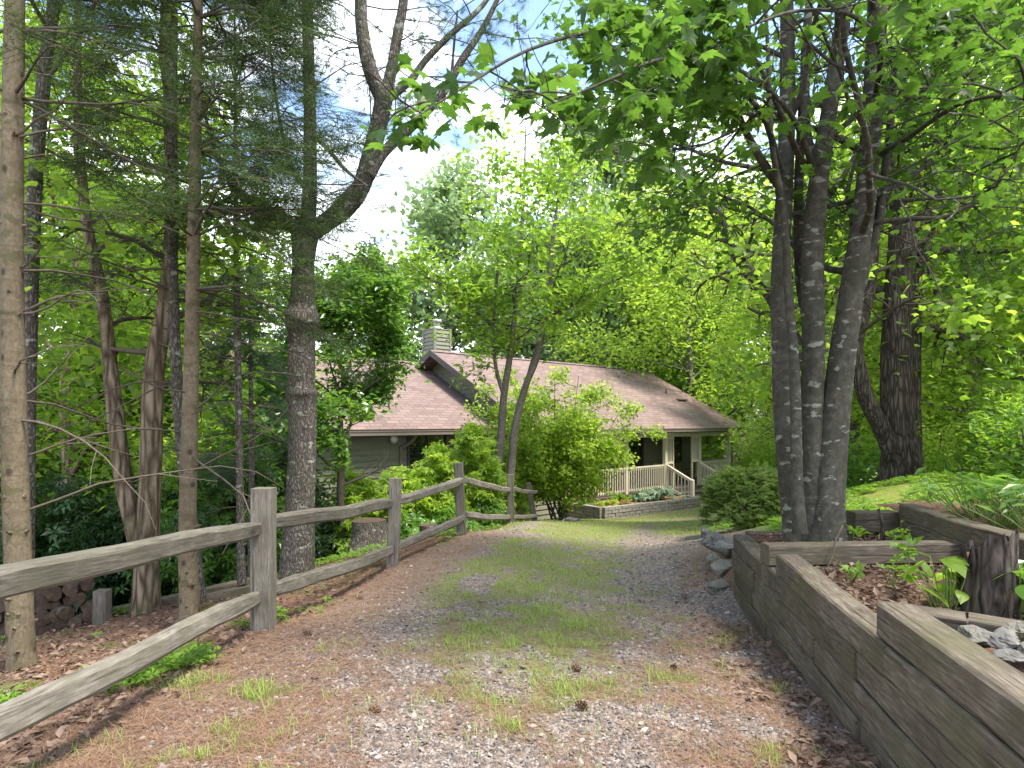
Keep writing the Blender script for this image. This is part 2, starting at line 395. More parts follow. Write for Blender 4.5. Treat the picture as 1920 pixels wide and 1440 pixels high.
# ------------------------------------------------------------------ terrain
GP = np.array([
 # drive
 (0,-1,-1.36),(0,1,-1.43),(0,2.8,-1.50),(0,4.6,-1.59),(0.3,7.3,-1.72),(0.5,9.2,-1.75),(1.2,12.2,-2.06),(1.8,15,-2.46),(2.8,17.6,-2.86),(4.2,19.2,-3.0),(6.5,21.2,-2.97),(9,23,-2.95),(5.2,16.5,-2.62),(3.5,11.5,-2.05),(2.2,9,-1.80),(1.9,6.2,-1.74),(1.6,4,-1.60),(1.3,2.7,-1.52),
 # fence line
 (-2.1,2,-1.42),(-1.85,4.56,-1.55),(-1.42,7.28,-1.73),(-.72,9.0,-1.66),(-.03,12.2,-2.02),(.61,15,-2.46),(1.7,18.2,-2.95),
 # left slope
 (-2.7,4.2,-1.66),(-3.4,4.25,-1.72),(-2.8,5.4,-1.80),(-4.2,6.7,-2.12),(-5.4,6.5,-2.35),(-2.57,7.4,-1.92),(-2.25,9.6,-2.05),(-3.6,8.4,-2.25),(-4,10,-2.7),(-8,8,-3.1),(-6,12,-3.5),(-2,12,-2.8),(-1.2,14.5,-2.9),(-4,14,-3.9),(-12,14,-4.8),(-16,25,-7),(-3.6,2,-1.6),(-8,3,-2.3),(-6,-1,-1.8),(-14,5,-3.5),
 # right bank (the beds' own soil lies above this sheet)
 (2.9,4.5,-1.62),(3.0,7.4,-1.30),(2.7,8.2,-1.55),(3.6,8.6,-1.45),(4.4,9.2,-1.30),(4.2,11.2,-1.95),(5.0,7.4,-1.05),(5.6,9.4,-1.02),(7,11,-1.08),(6.2,13.5,-1.9),(8.5,15,-1.9),(9.5,12.5,-1.15),(12,20,-2.3),(14,14,-1.2),(20,25,-2.2),(8,7,-.85),(5,5,-.95),(9,4,-.7),(16,9,-.9),(5,1,-1.1),(9,-1,-.8),(20,3,-.6),
 # round the house and beyond
 (10.5,26,-3.0),(8,30,-3.3),(2,27,-3.6),(-3,23,-4.4),(-6,17,-4.6),(-2.5,16,-3.5),(14,30,-3.2),(0,40,-7),(-30,45,-10),(30,45,-5),(45,20,-2.5),(-45,20,-8),(0,60,-9)], float)
def _phi(r2): return .5*r2*np.log(r2+1e-9)
_n = len(GP); _d2 = ((GP[:, None, :2]-GP[None, :, :2])**2).sum(-1)
_A = np.zeros((_n+3, _n+3)); _A[:_n, :_n] = _phi(_d2)+np.eye(_n)*.02; _A[:_n, _n] = 1; _A[:_n, _n+1:] = GP[:, :2]; _A[_n:, :_n] = _A[:_n, _n:].T
_w = np.linalg.solve(_A, np.concatenate([GP[:, 2], np.zeros(3)]))
def ground(x, y):
    x, y = np.asarray(x, float), np.asarray(y, float); s = x.shape; q = np.stack([x.ravel(), y.ravel()], -1); out = np.empty(len(q))
    for k in range(0, len(q), 20000):
        qq = q[k:k+20000]; d2 = ((qq[:, None]-GP[None, :, :2])**2).sum(-1)
        out[k:k+20000] = _phi(d2)@_w[:_n]+_w[_n]+qq@_w[_n+1:]
    r = np.hypot(q[:, 0], q[:, 1]-10); b = smooth(32, 60, r); out = out*(1-b)+(-8.5)*b
    far = smooth(120, 900, r); out = out-far*10+far*14*fbm(q[:, 0]*.004, q[:, 1]*.004, 3)
    return out.reshape(s)
def fine(x, y): return (fbm(x*2.2, y*2.2, 5)-.5)*.05+(fbm(x*9, y*9, 8, 3)-.5)*.022
def g1(x, y): return float(ground(np.array([x]), np.array([y]))[0])

# the drive's centre line and where it runs
def drive_c(y): return np.interp(y, [-2, 2.5, 4.5, 7.3, 9.5, 12.2, 15, 17, 19, 21], [-.25, -.15, .05, .55, .95, 1.45, 2.4, 3.6, 5.2, 7.6])
def masks(x, y):
    c = drive_c(y); d = x-c
    n1, n2, n3 = fbm(x*.9, y*.9, 21), fbm(x*2.6, y*2.6, 31), fbm(x*6.5, y*6.5, 41, 3)
    inside = smooth(2.3, 1.75, np.abs(d))
    fence_x = np.interp(y, [1, 2, 4.56, 7.28, 9, 12.2, 15, 18], [-2.2, -2.1, -1.85, -1.42, -.72, -.03, .61, 1.7])
    # needles: rusty strip by the fence and by the timber wall, and thrown over the near drive
    ndl = smooth(1.25, .1, x-fence_x)*smooth(-1.6, -.3, x-fence_x)*smooth(11, 8, y)
    ndl = np.maximum(ndl, smooth(.40, .66, n1*.3+n2*.35+n3*.35)*smooth(8.5, 3.2, y)*inside*.85)
    ndl = np.maximum(ndl, smooth(1.15, 1.7, d)*smooth(9, 6, y)*smooth(.4, .62, n2)*.8)
    # grass: centre strip and edges, tufted near, closing into lawn at the crest
    strip = np.exp(-((d-.10)/.72)**2)*smooth(2.4, 5.4, y)
    track = np.exp(-((np.abs(d-.1)-1.08)/.36)**2)
    lawn = smooth(8.6, 11.8, y)*(1-.8*track*smooth(18, 12.5, y))
    path = np.exp(-((y-17.1-.06*(x-4))/.75)**2)*smooth(2.2, 3.4, x)          # gravel crossing below the planter
    edge = smooth(.9, .3, np.abs(x-fence_x-1.35))*smooth(4.8, 6.5, y)*.55
    gr = np.clip(strip*.9*(.30+.85*smooth(.34, .64, n2*.45+n3*.55))+edge*smooth(.42, .6, n2), 0, 1)
    gr = np.maximum(gr, smooth(.56, .68, n2*.6+n3*.4)*.45*smooth(9, 4, y))
    gr = np.maximum(gr, lawn*(1-.75*path)*(.55+.6*n2))
    gr = np.where((y > 10.5) & (x > fence_x+.1), np.maximum(gr, (1-.75*path)*(1-.55*track)*(.35+.8*n2)*smooth(10, 13, y)), gr)
    drive_zone = smooth(-.15, .15, x-fence_x)*smooth(2.6, 2.0, d)
    gr = gr*drive_zone
    left = smooth(.25, -.25, x-fence_x)                                        # leaf litter down the slope
    bank = smooth(2.1, 2.7, d)*smooth(6.2, 6.8, y)
    return dict(grass=np.clip(gr, 0, 1), needle=np.clip(ndl*(1-gr*.5), 0, 1), litter=left, bank=bank, fx=fence_x, d=d, n2=n2, path=path)

def axis(parts):
    out = []
    for a, b, n in parts: out += list(np.linspace(a, b, n, endpoint=False))
    return np.array(out+[parts[-1][1]])
def geo(a, b, n): return list(np.geomspace(a, b, n))
xs = np.concatenate([-np.array(geo(24, 1500, 26))[::-1], axis([(-23, -9, 60), (-9, -4, 50), (-4, 4, 150), (4, 9, 50), (9, 23, 60)]), np.array(geo(24, 1500, 26))])
ys = np.concatenate([axis([(-14, .8, 30), (.8, 5, 110), (5, 9, 90), (9, 14, 80), (14, 24, 90), (24, 44, 50)]), np.array(geo(45, 1500, 28))])
GX, GY = np.meshgrid(xs, ys, indexing='xy'); GZ = ground(GX, GY)+fine(GX, GY)*smooth(24, 14, np.hypot(GX, GY))
nx, ny = len(xs), len(ys)
i, j = np.meshgrid(np.arange(ny-1), np.arange(nx-1), indexing='ij')
FQ = np.stack([i*nx+j, i*nx+j+1, (i+1)*nx+j+1, (i+1)*nx+j], -1).reshape(-1, 4)
def ground_mat():
    m, t, N, L = nmat('drive and woodland ground')
    tcd = N('ShaderNodeTexCoord'); v = tcd.outputs['Object']
    A = lambda n: N('ShaderNodeAttribute', attribute_name=n).outputs['Fac']
    n_f = noise(N, L, v, 34, 6, .7); n_m = noise(N, L, v, 7, 6, .65); n_b = noise(N, L, v, 1.4, 5)
    vo = N('ShaderNodeTexVoronoi'); vo.inputs['Scale'].default_value = 48; vo.inputs['Randomness'].default_value = 1; L(v, vo.inputs['Vector'])
    vsep = N('ShaderNodeSeparateXYZ'); L(vo.outputs['Color'], vsep.inputs[0])
    grav = ramp(N, L, vsep.outputs[0], [(0, (.07, .06, .054)), (.4, (.15, .128, .112)), (.75, (.22, .188, .162)), (1, (.32, .285, .255))])
    grav = mix(N, L, rng(N, L, vo.outputs['Distance'], .45, .8, 0, .7), grav, (.10, .075, .06))
    grav = mix(N, L, rng(N, L, n_m, .42, .65, 0, .65), grav, (.25, .185, .145))
    ndl = ramp(N, L, n_f, [(.3, (.095, .06, .042)), (.52, (.19, .134, .10)), (.75, (.29, .22, .165))])
    def brk(a, w=.45):   # break a mask's edge with noise
        s = N('ShaderNodeMath', operation='MULTIPLY_ADD'); L(n_m, s.inputs[0]); s.inputs[1].default_value = w*2; L(a, s.inputs[2])
        return rng(N, L, s.outputs[0], .62, .98)
    col = mix(N, L, brk(A('needle')), grav, ndl)
    grs = ramp(N, L, n_f, [(.3, (.09, .095, .04)), (.55, (.17, .17, .07)), (.8, (.27, .245, .13))])
    col = mix(N, L, brk(A('grass')), col, grs)
    lit = ramp(N, L, n_f, [(.3, (.05, .030, .02)), (.5, (.15, .085, .055)), (.72, (.28, .175, .125))])
    lit = mix(N, L, rng(N, L, n_b, .5, .66, 0, .75), lit, (.075, .10, .025))
    col = mix(N, L, A('litter'), col, lit)
    bnk = ramp(N, L, n_m, [(.3, (.07, .10, .02)), (.5, (.14, .18, .03)), (.75, (.20, .14, .08))])
    col = mix(N, L, A('bank'), col, bnk)
    h = N('ShaderNodeMath', operation='MULTIPLY_ADD'); L(vo.outputs['Distance'], h.inputs[0]); h.inputs[1].default_value = -.6; L(n_f, h.inputs[2])
    finish(N, L, col, .95, .12, h.outputs[0], .02, .8); return m
MK = masks(GX, GY)
gv = np.stack([GX, GY, GZ], -1).reshape(-1, 3)
gme = mesh_np('ground', gv, [FQ], ground_mat(), True)
for k in ('grass', 'needle', 'litter', 'bank'):
    a = gme.attributes.new(k, 'FLOAT', 'POINT'); a.data.foreach_set('value', MK[k].astype(np.float32).ravel())
gob = bpy.data.objects.new('ground', gme); COL.objects.link(gob); props(gob, kind='structure')

# ------------------------------------------------------------------ instancing leaves into one mesh
def frames(n, tip):
    "rotation matrices whose z is n and whose y leans to tip"
    n = unit(n); y = unit(tip - n*(tip*n).sum(-1, keepdims=True)); x = np.cross(y, n)
    return np.stack([x, y, n], -1)
def inst(T, P, R, S):
    tv, tf = T; k = len(tv)
    S = np.asarray(S, float)
    if S.ndim == 1: S = S[:, None]
    V = P[:, None, :]+np.einsum('nij,nkj->nki', R, tv[None]*S[:, None, :])
    Fo = [(np.arange(len(P))[:, None, None]*k+f[None]).reshape(-1, f.shape[1]) for f in tf]
    return V.reshape(-1, 3), Fo, sum(len(f) for f in tf)
def star(pts, droop=.22, ctr=(0, .40)):
    p = np.array(pts, float); xy = np.vstack([[ctr], p]); z = -droop*(xy[:, 1]-.3)**2-.35*xy[:, 0]**2
    v = np.column_stack([xy, z]); n = len(p); f = np.array([(0, 1+a, 1+(a+1) % n) for a in range(n)])
    return v, [f]
_r = [(.04, .0), (.26, -.04), (.24, .13), (.56, .34), (.36, .42), (.33, .60), (.15, .56), (.13, .74)]
MAPLE = star([(x, y) for x, y in _r]+[(0, 1.05)]+[(-x, y) for x, y in _r[::-1]])
MAPLE_CURLED = star([(x*.8, y) for x, y in _r]+[(.04, .98)]+[(-x*.95, y*.96) for x, y in _r[::-1]], .75)
LOBE = star([(.0, 0), (.32, .12), (.50, .42), (.24, .58), (0, 1.0), (-.24, .58), (-.50, .42), (-.32, .12)])
OVAL = (np.array([(0, 0, 0), (.27, .45, .07), (0, 1, -.10), (-.27, .45, .07)], float), [np.array([(0, 1, 2), (0, 2, 3)])])
LONG = (np.array([(0, 0, 0), (.15, .5, .04), (0, 1, -.16), (-.15, .5, .04)], float), [np.array([(0, 1, 2), (0, 2, 3)])])
BLADE = (np.array([(-.5, 0, 0), (.5, 0, 0), (.36, .22, .55), (-.36, .22, .55), (0, .62, 1.0)], float), [np.array([(0, 1, 2, 3)]), np.array([(3, 2, 4)])])
def rosette(n=7, w=.14, droop=.28, lift=.18, mats=None):
    V, Fs = [], []
    for a in range(n):
        t = a/n*6.283+(.3 if a % 2 else 0); c, s = math.cos(t), math.sin(t); L_ = .8+.2*((a*37) % 5)/4
        pts = [(0, .04, 0), (w, .5*L_, lift), (0, L_, lift-droop), (-w, .5*L_, lift), (0, .5*L_, lift-.035)]
        b = len(V); V += [(x*c-y*s, x*s+y*c, z) for x, y, z in pts]
        Fs += [(b, b+1, b+4), (b+1, b+2, b+4), (b+2, b+3, b+4), (b+3, b, b+4)]
    return np.array(V, float), [np.array(Fs)]
RHODO = rosette()
BROAD = star([(0, .0), (.16, -.05), (.30, .08), (.36, .30), (.31, .55), (.16, .80), (0, 1.05), (-.16, .80), (-.31, .55), (-.36, .30), (-.30, .08), (-.16, -.05)], .45)
HOSTA = rosette(9, .20, .50, .34)
SPRIG = rosette(5, .20, .10, .25)
def spray(needle=.055, w=.011, step=.045, side=6, ang=50, seed=3, flat=.35):
    "a flat conifer spray, axis along +y, unit length"
    rs = np.random.RandomState(seed); V, Fs = [], []
    segs = [((0, 0, 0), (0, 1, 0))]
    for k in range(side):
        y = .12+.72*k/side; l = .52*(1-y*.75)
        for sg in (-1, 1): segs.append(((0, y, 0), (sg*l*math.sin(math.radians(ang)), y+l*math.cos(math.radians(ang)), -.10*l)))
    for A, B in segs:
        A, B = np.array(A), np.array(B); d = unit(B-A); L_ = np.linalg.norm(B-A); sd = unit(np.cross(d, (0, 0, 1.)))
        b = len(V); V += [A-sd*.006, A+sd*.006, B]; Fs.append((b, b+1, b+2))
        for t in np.arange(.02, L_, step):
            for sg in (-1, 1):
                P = A+d*t; nd = unit(d*.75+sd*sg*(.55+.4*rs.rand())+np.array([0, 0, (rs.rand()-.4)*flat*2])); q = unit(np.cross(nd, rs.randn(3)))*w*.5
                b = len(V); V += [P-q, P+q, P+nd*needle*(.8+.4*rs.rand())]; Fs.append((b, b+1, b+2))
    return np.array(V), [np.array(Fs)]
SPRUCE = spray()
SPRUCE_B = spray(seed=9, side=5, ang=42)
def tuft_needles(n=34, seed=4, w=.012):
    rs = np.random.RandomState(seed); V, Fs = [], []
    for k in range(n):
        d = unit(np.array([rs.randn()*.55, .35+rs.rand()*.9, rs.randn()*.5])); P = np.array([0, rs.rand()*.35, 0]); q = unit(np.cross(d, rs.randn(3)))*w*.5
        b = len(V); V += [P-q, P+q, P+d*(.55+.3*rs.rand())]; Fs.append((b, b+1, b+2))
    return np.array(V), [np.array(Fs)]
PINE = tuft_needles()
JUNI = spray(.09, .05, .075, 5, 36, 12, .9)

def leaf_mesh(name, T, pts, spread, per, size, mat, parent=None, rs=None, up=.7, droop=.5, out=None, var=.35, local=False, tintfn=None, flatz=.75):
    "per leaves round each point; up = how level the leaves lie"
    rs = rs or RS
    pts = np.asarray(pts, float); P = np.repeat(pts, per, 0); n = len(P)
    P = P+rs.randn(n, 3)*np.array([spread, spread, spread*flatz])
    nr = np.array([0, 0, up])+rs.randn(n, 3)*.45
    az = rs.rand(n)*6.283; tip = np.stack([np.cos(az), np.sin(az), -droop*np.ones(n)+rs.randn(n)*.3], -1)
    if out is not None: tip = tip*.5+unit(np.repeat(out, per, 0))
    S = size*(1-var+2*var*rs.rand(n))
    V, Fo, nf = inst(T, P, frames(nr, tip), S)
    ti = np.clip(rs.rand(n)*.55+np.repeat(rs.rand(len(pts)), per)*.45, 0, 1)
    if len(Fo) == 1: tint = np.repeat(ti, nf)
    else: tint = np.concatenate([np.repeat(ti, len(f)//n) for f in Fo])
    return link(name, V, Fo, mat, parent, False, tint, local)

# ------------------------------------------------------------------ branching
def rot_about(v, axis, a):
    axis = unit(axis); return v*math.cos(a)+np.cross(axis, v)*math.sin(a)+axis*np.dot(axis, v)*(1-math.cos(a))
def grow(T, p, d, L, r, lvl, rs, tips, kids=(4, 4), ang=(30, 60), grav=.0, wob=.16, ratio=.62, start=.3, minr=.004):
    n = max(4, int(5+lvl)); P = [np.array(p, float)]; d = unit(np.array(d, float))
    for k in range(n):
        d = unit(d+rs.randn(3)*wob+np.array([0, 0, grav])); P.append(P[-1]+d*L/n)
    P = np.array(P); rad = np.linspace(r, max(minr, r*.35), len(P))
    T.add(P, rad, 7 if lvl >= 2 else 5 if lvl == 1 else 3, 0)
    if lvl == 0:
        for f in (.35, .6, .82, 1.0): tips.append(P[0]+(P[-1]-P[0])*f if f < 1 else P[-1])
        return
    nk = rs.randint(kids[0], kids[1]+1)+(1 if lvl > 1 else 0)
    for k in range(nk):
        f = start+(1-start)*(k+rs.rand()*.8)/nk; i = min(len(P)-2, int(f*n)); q = P[i]+(P[i+1]-P[i])*(f*n-i if f*n-i < 1 else 1)
        t = unit(P[i+1]-P[i]); ax = unit(np.cross(t, rs.randn(3)))
        grow(T, q, rot_about(t, ax, math.radians(rs.uniform(*ang))), L*ratio*(1.1-.45*f)*rs.uniform(.8, 1.15), rad[i]*.62, lvl-1, rs, tips, kids, ang, grav, wob*1.1, ratio, start, minr)
    if lvl >= 1: tips.append(P[-1])

def tree_proto(name, label, cat, base, H, spreadR, z0, leafn, leafs, T_leaf, lmat, bmat, tr, seed, group=None, lean=(0, 0), limbs=9, per=9, lspread=.30, up=.7, droop=.5, lvl=2, stems=1, kids=(3, 4)):
    rs = np.random.RandomState(seed); base = np.array(base, float)
    root = thing(name, label, cat, base, 0, group); T = Tubes(); W_ = Tubes(); tips = []
    for s in range(stems):
        a = s/stems*6.28+seed; l2 = np.array([lean[0]+(.22*math.cos(a) if stems > 1 else 0), lean[1]+(.22*math.sin(a) if stems > 1 else 0)])*H
        kn = 7; P = np.array([base+np.array([l2[0]*(k/kn)**1.3+rs.randn()*.04*H/8*(k > 0), l2[1]*(k/kn)**1.3+rs.randn()*.04*H/8*(k > 0), H*.9*k/kn-(.15 if k == 0 else 0)]) for k in range(kn+1)])
        C = catmull(P, 22); rad = tr*(1-.85*np.linspace(0, 1, 22))**.9; rad[0] *= 1.45; rad[1] *= 1.18
        if stems > 1: rad = rad*.7
        T.add(C, rad, 11, .06, seed)
        for k in range(limbs):
            f = z0/H+(1-z0/H)*(k+.3*rs.rand())/limbs; i = min(20, int(f*21)); az = k*2.4+rs.rand()+s; hf = (f-z0/H)/(1-z0/H)
            d = np.array([math.cos(az), math.sin(az), .35+hf*.9]); Ln = spreadR*(.45+.55*math.sin(math.pi*min(1, .18+.75*hf)))*rs.uniform(.8, 1.1)
            grow(W_, C[i], d, Ln, rad[i]*.5, lvl, rs, tips, kids, (28, 60), .02, .14)
        tips.append(C[-1])
    T.build('trunk', bmat, root)
    W_.build('limbs', bmat, root)
    tp = np.array(tips)
    if len(tp)*per > leafn: per = max(1, leafn//len(tp))
    leaf_mesh('crown', T_leaf, tp, lspread, per, leafs, lmat, root, rs, up, droop)
    return root
def clone(o, loc, rz, sc, label, group=None):
    r = o.copy(); COL.objects.link(r); r.location = tuple(map(float, loc)); r.rotation_euler = (0, 0, rz)
    r.scale = (sc, sc, sc) if np.isscalar(sc) else sc; r['label'] = label
    if group: r['group'] = group
    for ch in list(o.children):
        c = ch.copy(); COL.objects.link(c); c.parent = r
    return r
# ------------------------------------------------------------------ timber beams
def beam(name, A, B, w, h, mat, parent, seed=0, rough=.004, ch=.12, ends=0., sag=0., roll=0.):
    "a sawn timber from A to B (world), its own x axis along the grain"
    A, B = np.array(A, float), np.array(B, float); L_ = np.linalg.norm(B-A); d = (B-A)/L_; rs = np.random.RandomState(seed+1)
    up = np.array([0, 0, 1.]) if abs(d[2]) < .9 else np.array([0, 1., 0]); y = unit(np.cross(up, d)); z = np.cross(d, y)
    if roll: y, z = y*math.cos(roll)+z*math.sin(roll), z*math.cos(roll)-y*math.sin(roll)
    m = max(5, int(L_/.14)); c = ch
    cs = np.array([(-.5+c, -.5), (.5-c, -.5), (.5, -.5+c), (.5, .5-c), (.5-c, .5), (-.5+c, .5), (-.5, .5-c), (-.5, -.5+c)])
    xs_ = np.linspace(0, L_, m); V = np.zeros((m, 8, 3)); ph = rs.rand(6)*6.28
    for k, x in enumerate(xs_):
        t = x/L_; e = 1.
        if ends: e = 1-ends*(1-smooth(0, .10, np.array(t)))-ends*smooth(.90, 1., np.array(t))
        o1 = rough*1.6*math.sin(x*1.9+ph[0])+rough*math.sin(x*5.1+ph[1]); o2 = rough*1.6*math.sin(x*1.6+ph[2])+rough*math.sin(x*4.3+ph[3])-sag*4*t*(1-t)
        V[k, :, 0] = x; V[k, :, 1] = cs[:, 0]*w*e+o1; V[k, :, 2] = cs[:, 1]*h*e+o2
        V[k, :, 1:] += rs.randn(8, 2)*rough*.45
    i, j = np.meshgrid(np.arange(m-1), np.arange(8), indexing='ij')
    Fq = np.stack([i*8+j, (i+1)*8+j, (i+1)*8+(j+1) % 8, i*8+(j+1) % 8], -1).reshape(-1, 4)
    caps = np.array([np.arange(7, -1, -1), (m-1)*8+np.arange(8)])[:, ::-1]
    me = mesh_np(name, V.reshape(-1, 3), [Fq, caps], mat)
    o = bpy.data.objects.new(name, me); COL.objects.link(o)
    R = Matrix(((d[0], y[0], z[0]), (d[1], y[1], z[1]), (d[2], y[2], z[2])))
    off = np.array(parent.location) if parent else np.zeros(3)
    if parent: o.parent = parent
    o.rotation_euler = R.to_euler(); o.location = tuple(A-off); return o

# ------------------------------------------------------------------ split-rail fence
fence = thing('split_rail_fence', 'weathered grey split rail fence with two rails running down the left side of the drive', 'fence', (-1.85, 4.56, g1(-1.85, 4.56)))
posts = [(-2.12, 1.45, .5, 0), (-1.85, 4.56, -.495, 0), (-1.42, 7.28, -.675, .01), (-.72, 9.0, -.61, -.02), (-.03, 12.2, -1.06, 0), (.61, 15.0, -1.50, -.07)]
for k, (x, y, zt, ln) in enumerate(posts):
    zb = g1(x, y); zt = zb+1.04 if k == 0 else zt
    w = .150 if k < 2 else .135
    # two cheeks and the solid lengths between the mortises, as one post
    beam('post', (x, y, zb-.25), (x+ln*3.2, y, zt), w, w*.92, M['fence'], fence, 50+k, .003, .07)
rail_px = [  # (photo point, distance) of each rail's two ends, its height and its depth
 ((-420, 1186, 1.55), (488, 988, 4.56), .115), ((-420, 1560, 1.55), (488, 1118, 4.56), .115),
 ((505, 976, 4.60), (733, 943, 7.25), .12), ((505, 1108, 4.60), (733, 1030, 7.25), .115),
 ((740, 940, 7.30), (866, 899, 8.97), .105), ((740, 1027, 7.30), (866, 970, 8.97), .10),
 ((871, 900, 9.05), (955, 918, 12.15), .10), ((871, 964, 9.05), (955, 970, 12.15), .10),
 ((960, 917, 12.25), (1007, 922, 14.95), .09), ((960, 970, 12.25), (1007, 966, 14.95), .09)]
for k, (a, b, h) in enumerate(rail_px):
    beam('rail', W(*a), W(*b), .085, h, M['fence'], fence, 80+k, .0045, .16, .22, .02 if k > 1 else .0, .12*(-1)**k)

# ------------------------------------------------------------------ timber retaining wall and beds
def fx(Y, x0=1.143): return x0+.1716*Y
CO = .157
rw = thing('timber_retaining_wall', 'stepped retaining wall of stacked weathered timbers along the right side of the drive', 'retaining wall', (fx(4), 4, -1.75))
def run(z_top, Ys, x0, parent, seed, w=.155, name='timber'):
    for k in range(len(Ys)-1):
        a, b = Ys[k]+.006, Ys[k+1]-.006; rs = np.random.RandomState(seed+k); dx = (rs.rand()-.5)*.026; xo = x0+w/2
        beam(name, (fx(a, xo)+dx, a, z_top-CO/2), (fx(b, xo)+dx, b, z_top-CO/2), w, CO-.006, M['timber'], parent, seed+k, .0035, .075)
run(-.790, [-.6, 2.69], 1.143, rw, 100)
run(-.947, [-.6, 1.1, 2.60], 1.150, rw, 104); run(-.947, [2.60, 4.36], 1.143, rw, 108)
run(-1.104, [-.6, 1.5, 2.95, 4.62], 1.146, rw, 110); run(-1.104, [4.80, 6.02], 1.146, rw, 114)
run(-1.261, [-.6, 1.9, 3.55, 5.1, 6.02], 1.140, rw, 118)
run(-1.418, [-.6, 1.7, 2.9, 4.3, 5.2, 6.00], 1.146, rw, 122)
run(-1.575, [-.6, 2.2, 3.4, 4.7, 6.03], 1.142, rw, 126)
run(-1.732, [-.6, 1.6, 4.1, 5.98], 1.146, rw, 130)
run(-1.889, [3.2, 6.00], 1.142, rw, 134)
def cross(zt, P, Q, seed, parent=rw, h=CO-.004, w=.15): beam('timber', (*P, zt-h/2), (*Q, zt-h/2), w, h, M['timber'], parent, seed, .0025, .05)
cross(-.943, (fx(4.71)-.012, 4.71), (3.50, 4.78), 140); cross(-1.100, (fx(4.71)+.0, 4.71), (3.50, 4.78), 141)
cross(-1.102, (fx(6.10)+.16, 6.10), (3.62, 6.16), 142); cross(-1.259, (fx(6.10)+.16, 6.10), (3.62, 6.16), 143)
cross(-.925, (1.86, 3.12), (2.16, 2.92), 144); cross(-.930, (2.17, 2.915), (2.62, 2.58), 145)
up = thing('timber_planter_wall', 'higher two course timber wall holding the leafy bed beside the broken stump', 'retaining wall', (3.5, 5, -1.2))
for z, Ys, sd in ((-.770, [3.42, 5.76], 150), (-.927, [2.2, 4.6, 5.70], 153), (-1.084, [2.2, 3.9, 5.74], 157)):
    run(z, Ys, 2.64, up, sd)
run(-.800, [1.4, 3.40], 2.66, up, 159)
beam('timber', (3.22, 5.83, -.955), (3.66, 5.86, -.955), .15, .19, M['timber'], up, 160, .0025, .05)
beam('timber', (4.10, 6.45, -.93), (5.0, 6.50, -.93), .14, .15, M['timber'], up, 161, .0025, .05)

def sheet(name, poly, z, mat, amp=.03, res=.05, seed=0, kind='structure'):
    "a bumpy patch of soil inside a convex outline"
    P = np.array(poly, float); lo, hi = P.min(0), P.max(0)
    nx_, ny_ = int((hi[0]-lo[0])/res)+2, int((hi[1]-lo[1])/res)+2
    gx, gy = np.meshgrid(np.linspace(lo[0], hi[0], nx_), np.linspace(lo[1], hi[1], ny_))
    ins = np.ones_like(gx, bool)
    for k in range(len(P)):
        a, b = P[k], P[(k+1) % len(P)]; ins &= ((b[0]-a[0])*(gy-a[1])-(b[1]-a[1])*(gx-a[0])) >= -1e-6
    zz = (z if np.isscalar(z) else z(gx, gy))+(fbm(gx*4, gy*4, seed)-.5)*amp*2+(fbm(gx*14, gy*14, seed+3)-.5)*amp
    i_, j_ = np.meshgrid(np.arange(ny_-1), np.arange(nx_-1), indexing='ij'); i_, j_ = i_.ravel(), j_.ravel()
    k_ = ins[i_, j_] | ins[i_+1, j_] | ins[i_, j_+1] | ins[i_+1, j_+1]; i_, j_ = i_[k_], j_[k_]
    f = np.stack([i_*nx_+j_, i_*nx_+j_+1, (i_+1)*nx_+j_+1, (i_+1)*nx_+j_], -1)
    o = link(name, np.stack([gx, gy, zz], -1).reshape(-1, 3), [f], mat, None, True); return props(o, kind=kind)
sheet('bed_soil', [(fx(4.8)+.14, 4.86), (3.46, 4.86), (3.66, 6.05), (fx(6.0)+.14, 6.05)], -1.12, M['soil'], .03, .05, 3)
sheet('bed_soil', [(1.86, 3.16), (2.9, 2.5), (3.28, 3.7), (3.44, 4.66), (fx(4.6)+.14, 4.64)], -1.13, M['soil'], .03, .05, 4)
sheet('bed_soil', [(fx(-.6)+.15, -.6), (2.9, -.6), (2.9, 2.3), (1.9, 3.02), (fx(2.9)+.13, 2.9)], -1.0, M['soil'], .03, .06, 5)
sheet('bed_soil', [(3.18, 1.0), (6.5, 1.0), (6.5, 6.4), (3.80, 6.4), (3.74, 5.7)], lambda x, y: -.86+.02*(x-3.7), M['soil'], .04, .08, 6)

# ------------------------------------------------------------------ house (its own axes: x along the porch, y to the back)
HL = np.array([4.1, 22.1, -3.0])
house = thing('ranch_house', 'long low ranch house with reddish brown shingle roof and cream porch railing', 'house', HL, math.radians(42))
def hz(z): return z+3.0
def siding(m, a, b, z0, z1, lap=.165, clip=None):
    a, b = np.array(a, float), np.array(b, float); d = unit(b-a); nrm = np.array([d[1], -d[0]]); L_ = np.linalg.norm(b-a); z = z0
    while z < z1-.01:
        zt = min(z+lap, z1); lo, hi = 0., L_
        if clip:
            r = clip(zt)
            if r is None: break
            lo, hi = r
        p, q = a+d*lo, a+d*hi; o0, o1 = nrm*.036, nrm*.004
        m.quad((*(p+o0), hz(z)), (*(q+o0), hz(z)), (*(q+o1), hz(zt)), (*(p+o1), hz(zt)))
        m.quad((*(p), hz(z)), (*(q), hz(z)), (*(q+o0), hz(z)), (*(p+o0), hz(z)))
        z = zt
wl = MB()
siding(wl, (-11.4, 1.85), (-4.4, 1.85), -5.4, -.15)
siding(wl, (-11.4, 10.8), (-11.4, 1.85), -5.6, -.2)
siding(wl, (-4.4, .30), (-2.4, .30), -4.8, -.42); siding(wl, (-2.4, .30), (-2.4, 1.8), -4.0, -.42)
siding(wl, (-2.4, 1.8), (8.0, 1.8), -3.3, .5); siding(wl, (8.0, 1.8), (8.0, 9.6), -3.6, .3)
